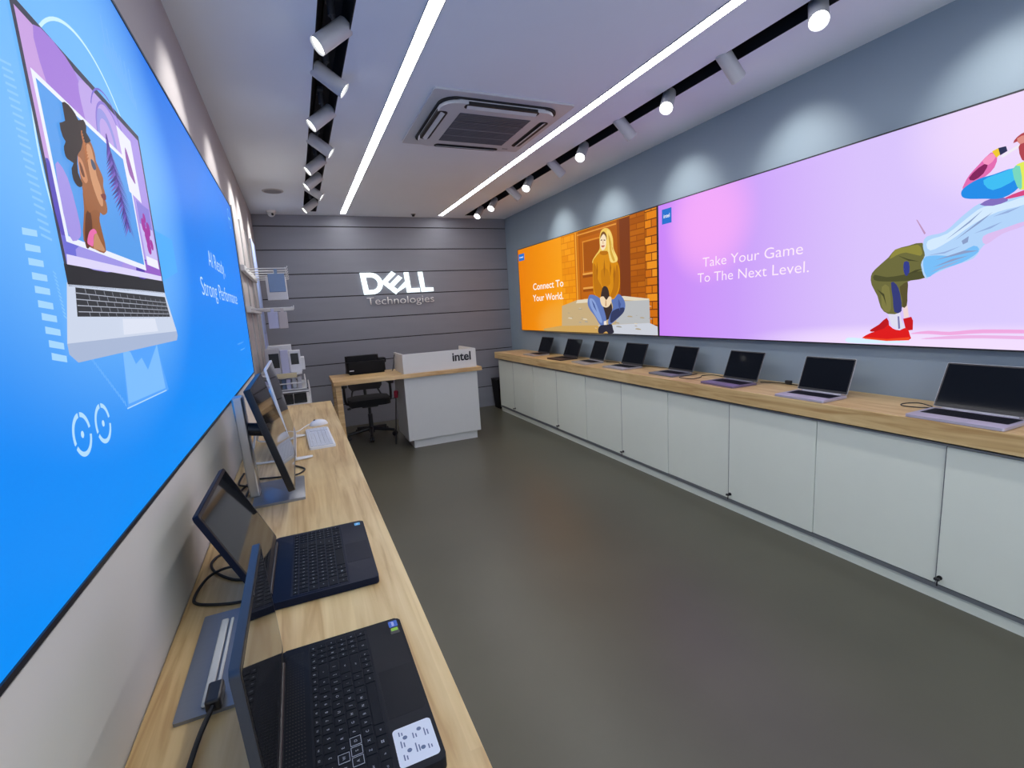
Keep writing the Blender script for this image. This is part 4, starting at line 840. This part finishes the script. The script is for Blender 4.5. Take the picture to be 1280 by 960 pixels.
# ------------------------------------------------------------------ accessory display beyond the counter
RK = mat('rack_white', (.66, .67, .68), .4, var=.02)
PKB = mat('pack_blue', (.16, .25, .42), .45, var=.1); PKW = mat('pack_white', (.64, .66, .70), .5, var=.06); PKG = mat('pack_grey', (.42, .42, .46), .5, var=.08); PKL = mat('pack_lilac', (.42, .44, .62), .5, var=.05)
PKT = mat('pack_taupe', (.44, .40, .40), .5, var=.05); WIN = mat('pack_window', (.012, .013, .016), .2); YEL = mat('shelf_maple', (.52, .45, .28), .5, var=.08)
def hook_rack(label, z, ys, x1):
    t = thing('hook_rack', label, 'rack', (XL+.013, 5.0, z), 0, 'wall racks beyond the oak counter')
    MB().box(0, .03, -.62, .75, -.03, .02, .003, 1).build('back_bar', RK, t)
    for y in ys:
        p = MB(); p.tube([(.03, y-5, -.005), (x1-XL-.02, y-5, -.005), (x1-XL-.013, y-5, .012)], .0045, 6); p.build('hook', RK, t, True)
    MB().tube([(x1-XL-.03, ys[0]-5, 0), (x1-XL-.03, ys[-1]-5, 0)], .0045, 6).build('front_rail', RK, t, True)
    return t
hook_rack('upper white wire rack on the wall beyond the blue lightbox', 1.98, [4.50, 4.72, 4.95, 5.2, 5.45, 5.7], -.012)
hook_rack('lower white wire rack on the wall beyond the blue lightbox', 1.655, [4.42, 4.66, 4.95, 5.2, 5.5], .0)
def pack(label, loc, w_, d_, h_, m, rz=0, window=None, tilt=0, name='product_box', hang=0):
    t = thing(name, label, 'box', loc, rz, 'accessory packs on the wall racks')
    b_ = MB().box(-w_/2, w_/2, -d_/2, d_/2, 0, h_, .003, 1, mtx=Matrix.Rotation(tilt, 4, 'Y')).build('carton', m, t)
    if window: MB().box(window[0], window[1], -d_/2-.001, -d_/2+.002, window[2], window[3], mtx=Matrix.Rotation(tilt, 4, 'Y')).build('window', WIN, t)
    if hang: MB().box(-.012, .012, -.0015, .0015, h_-.004, h_+hang).build('hang_tab', m, t)
    return t
pack('blue carton hanging from the upper wire rack', (-.105, 4.50, 1.782), .125, .03, .150, PKB, .05, hang=.0385)
pack('white tray pack hanging behind the blue carton on the upper rack', (-.115, 4.72, 1.725), .16, .05, .20, PKW, -.05, hang=.0455)
pack('pale blue pack hanging from the lower wire rack', (-.165, 4.42, 1.485), .075, .05, .135, PKL, 0, hang=.0255)
pack('taupe pack hanging from the lower wire rack beside the pale blue pack', (-.092, 4.42, 1.482), .066, .06, .135, PKT, 0, hang=.0285)
t = thing('wall_shelf', 'white wall shelf with maple edge beyond the oak counter', 'shelf', (XL+.013, 5.0, 1.068))
MB().box(0, .345, -.30, .5, -.006, .012, .002, 1).build('board', RK, t); MB().box(.06, .30, -.306, -.30, -.03, .012).build('edge', YEL, t)
for y in (-.2, .4): MB().box(0, .30, y, y+.01, -.05, -.006).build('bracket', RK, t)
pack('tall white package with black window at the wall on the maple edged shelf', (-.225, 4.80, 1.080), .115, .10, .222, PKG, 0, (-.03, .05, .05, .18))
pack('lilac white carton between two windowed packages on the maple edged shelf', (-.130, 4.775, 1.080), .062, .08, .205, PKL)
pack('white package with black window and sloping foot on the maple edged shelf', (-.045, 4.80, 1.080), .095, .10, .195, PKW, 0, (-.035, .03, .07, .17))
pack('low white carton leaning past the end of the maple edged shelf', (.008, 5.02, 1.080), .05, .18, .115, PKW)
pack('flat white carton lying behind the windowed packages on the maple edged shelf', (-.17, 5.12, 1.080), .20, .20, .235, PKW)
def basket(label, z, x0, x1, y0, y1, h_):
    t = thing('wire_basket', label, 'basket', (XL+.013, (y0+y1)/2, z), 0, 'wall racks beyond the oak counter'); hy = (y1-y0)/2; a0, a1 = x0-XL-.013, x1-XL-.013
    MB().box(a0, a1, -hy, hy, 0, .006).build('tray', RK, t)
    f = MB(); f.tube([(a0, -hy, h_), (a1, -hy, h_), (a1, hy, h_)], .006, 8); f.build('rim', RK, t, True)
    for x_, y_ in ((a1, -hy), (a1, hy), (a0+.02, -hy)): MB().cyl((x_, y_, 0), (x_, y_, h_), .005, seg=8).build('post', RK, t)
    for k in range(5): MB().cyl((a1, -hy+(k+.5)*2*hy/5, .004), (a1, -hy+(k+.5)*2*hy/5, h_), .003, seg=6).build('wire', RK, t)
    return t
basket('upper white wire basket full of blister packs beyond the oak counter', .925, -.345, .018, 4.72, 5.4, .06)
basket('lower white wire basket of black boxes beyond the oak counter', .790, -.345, .045, 4.62, 5.4, .13)
rk = random.Random(3)
for k in range(7):
    pack('%s blister pack in the upper wire basket, %s from the wall' % (('lilac', 'white', 'grey', 'blue')[k % 4], ORD[k]), (-.30+k*.045, 4.80+.05*(k % 2), .9315), .034, .12, .085+.025*rk.random(), (PKL, PKW, PKG, PKB)[k % 4], rk.uniform(-.12, .12), name='blister_pack')
for k in range(3):
    pack('black boxed accessory in the lower wire basket, %s from the wall' % ORD[k], (-.27+k*.115, 4.80+.02*k, .7965), .105, .22, .09, WIN, 0, name='accessory_box')
# pale blue poster beside the plank wall
t = thing('wall_poster', 'narrow pale blue poster panel on the grey wall beside the plank wall', 'poster', (XL, 6.5, 1.15))
MB().box(.001, .012, -.30, .30, 0, 1.32, .001, 1).build('panel', mat('poster_blue', (.42, .52, .85), .45, var=.15, nscale=3), t)
MB().box(.0115, .0128, -.26, .26, .25, .95).build('picture', mat('poster_picture', (.30, .40, .75), .45, var=.5, nscale=6), t)

# black bin in the gap behind the last cabinet
t = thing('waste_bin', 'slim black bin standing between the last white cabinet and plank wall', 'bin', (2.86, 6.88, 0))
m = MB(); b_ = []
for z, k in ((0, .82), (.44, 1.0), (.45, 1.03), (.45, .96), (.02, .78)): b_.append([m.bm.verts.new((sx*.15*k, sy*.13*k, z)) for sx, sy in ((-1, -1), (1, -1), (1, 1), (-1, 1))])
for j in range(4):
    for i in range(4): m.bm.faces.new((b_[j][i], b_[j][(i+1) % 4], b_[j+1][(i+1) % 4], b_[j+1][i]))
m.bm.faces.new(b_[0][::-1]); m.bm.faces.new(b_[4]); m.build('bucket', PB, t)
MB().box(-.156, .156, -.136, .136, .4505, .462, .004, 1).build('lid', PB, t)
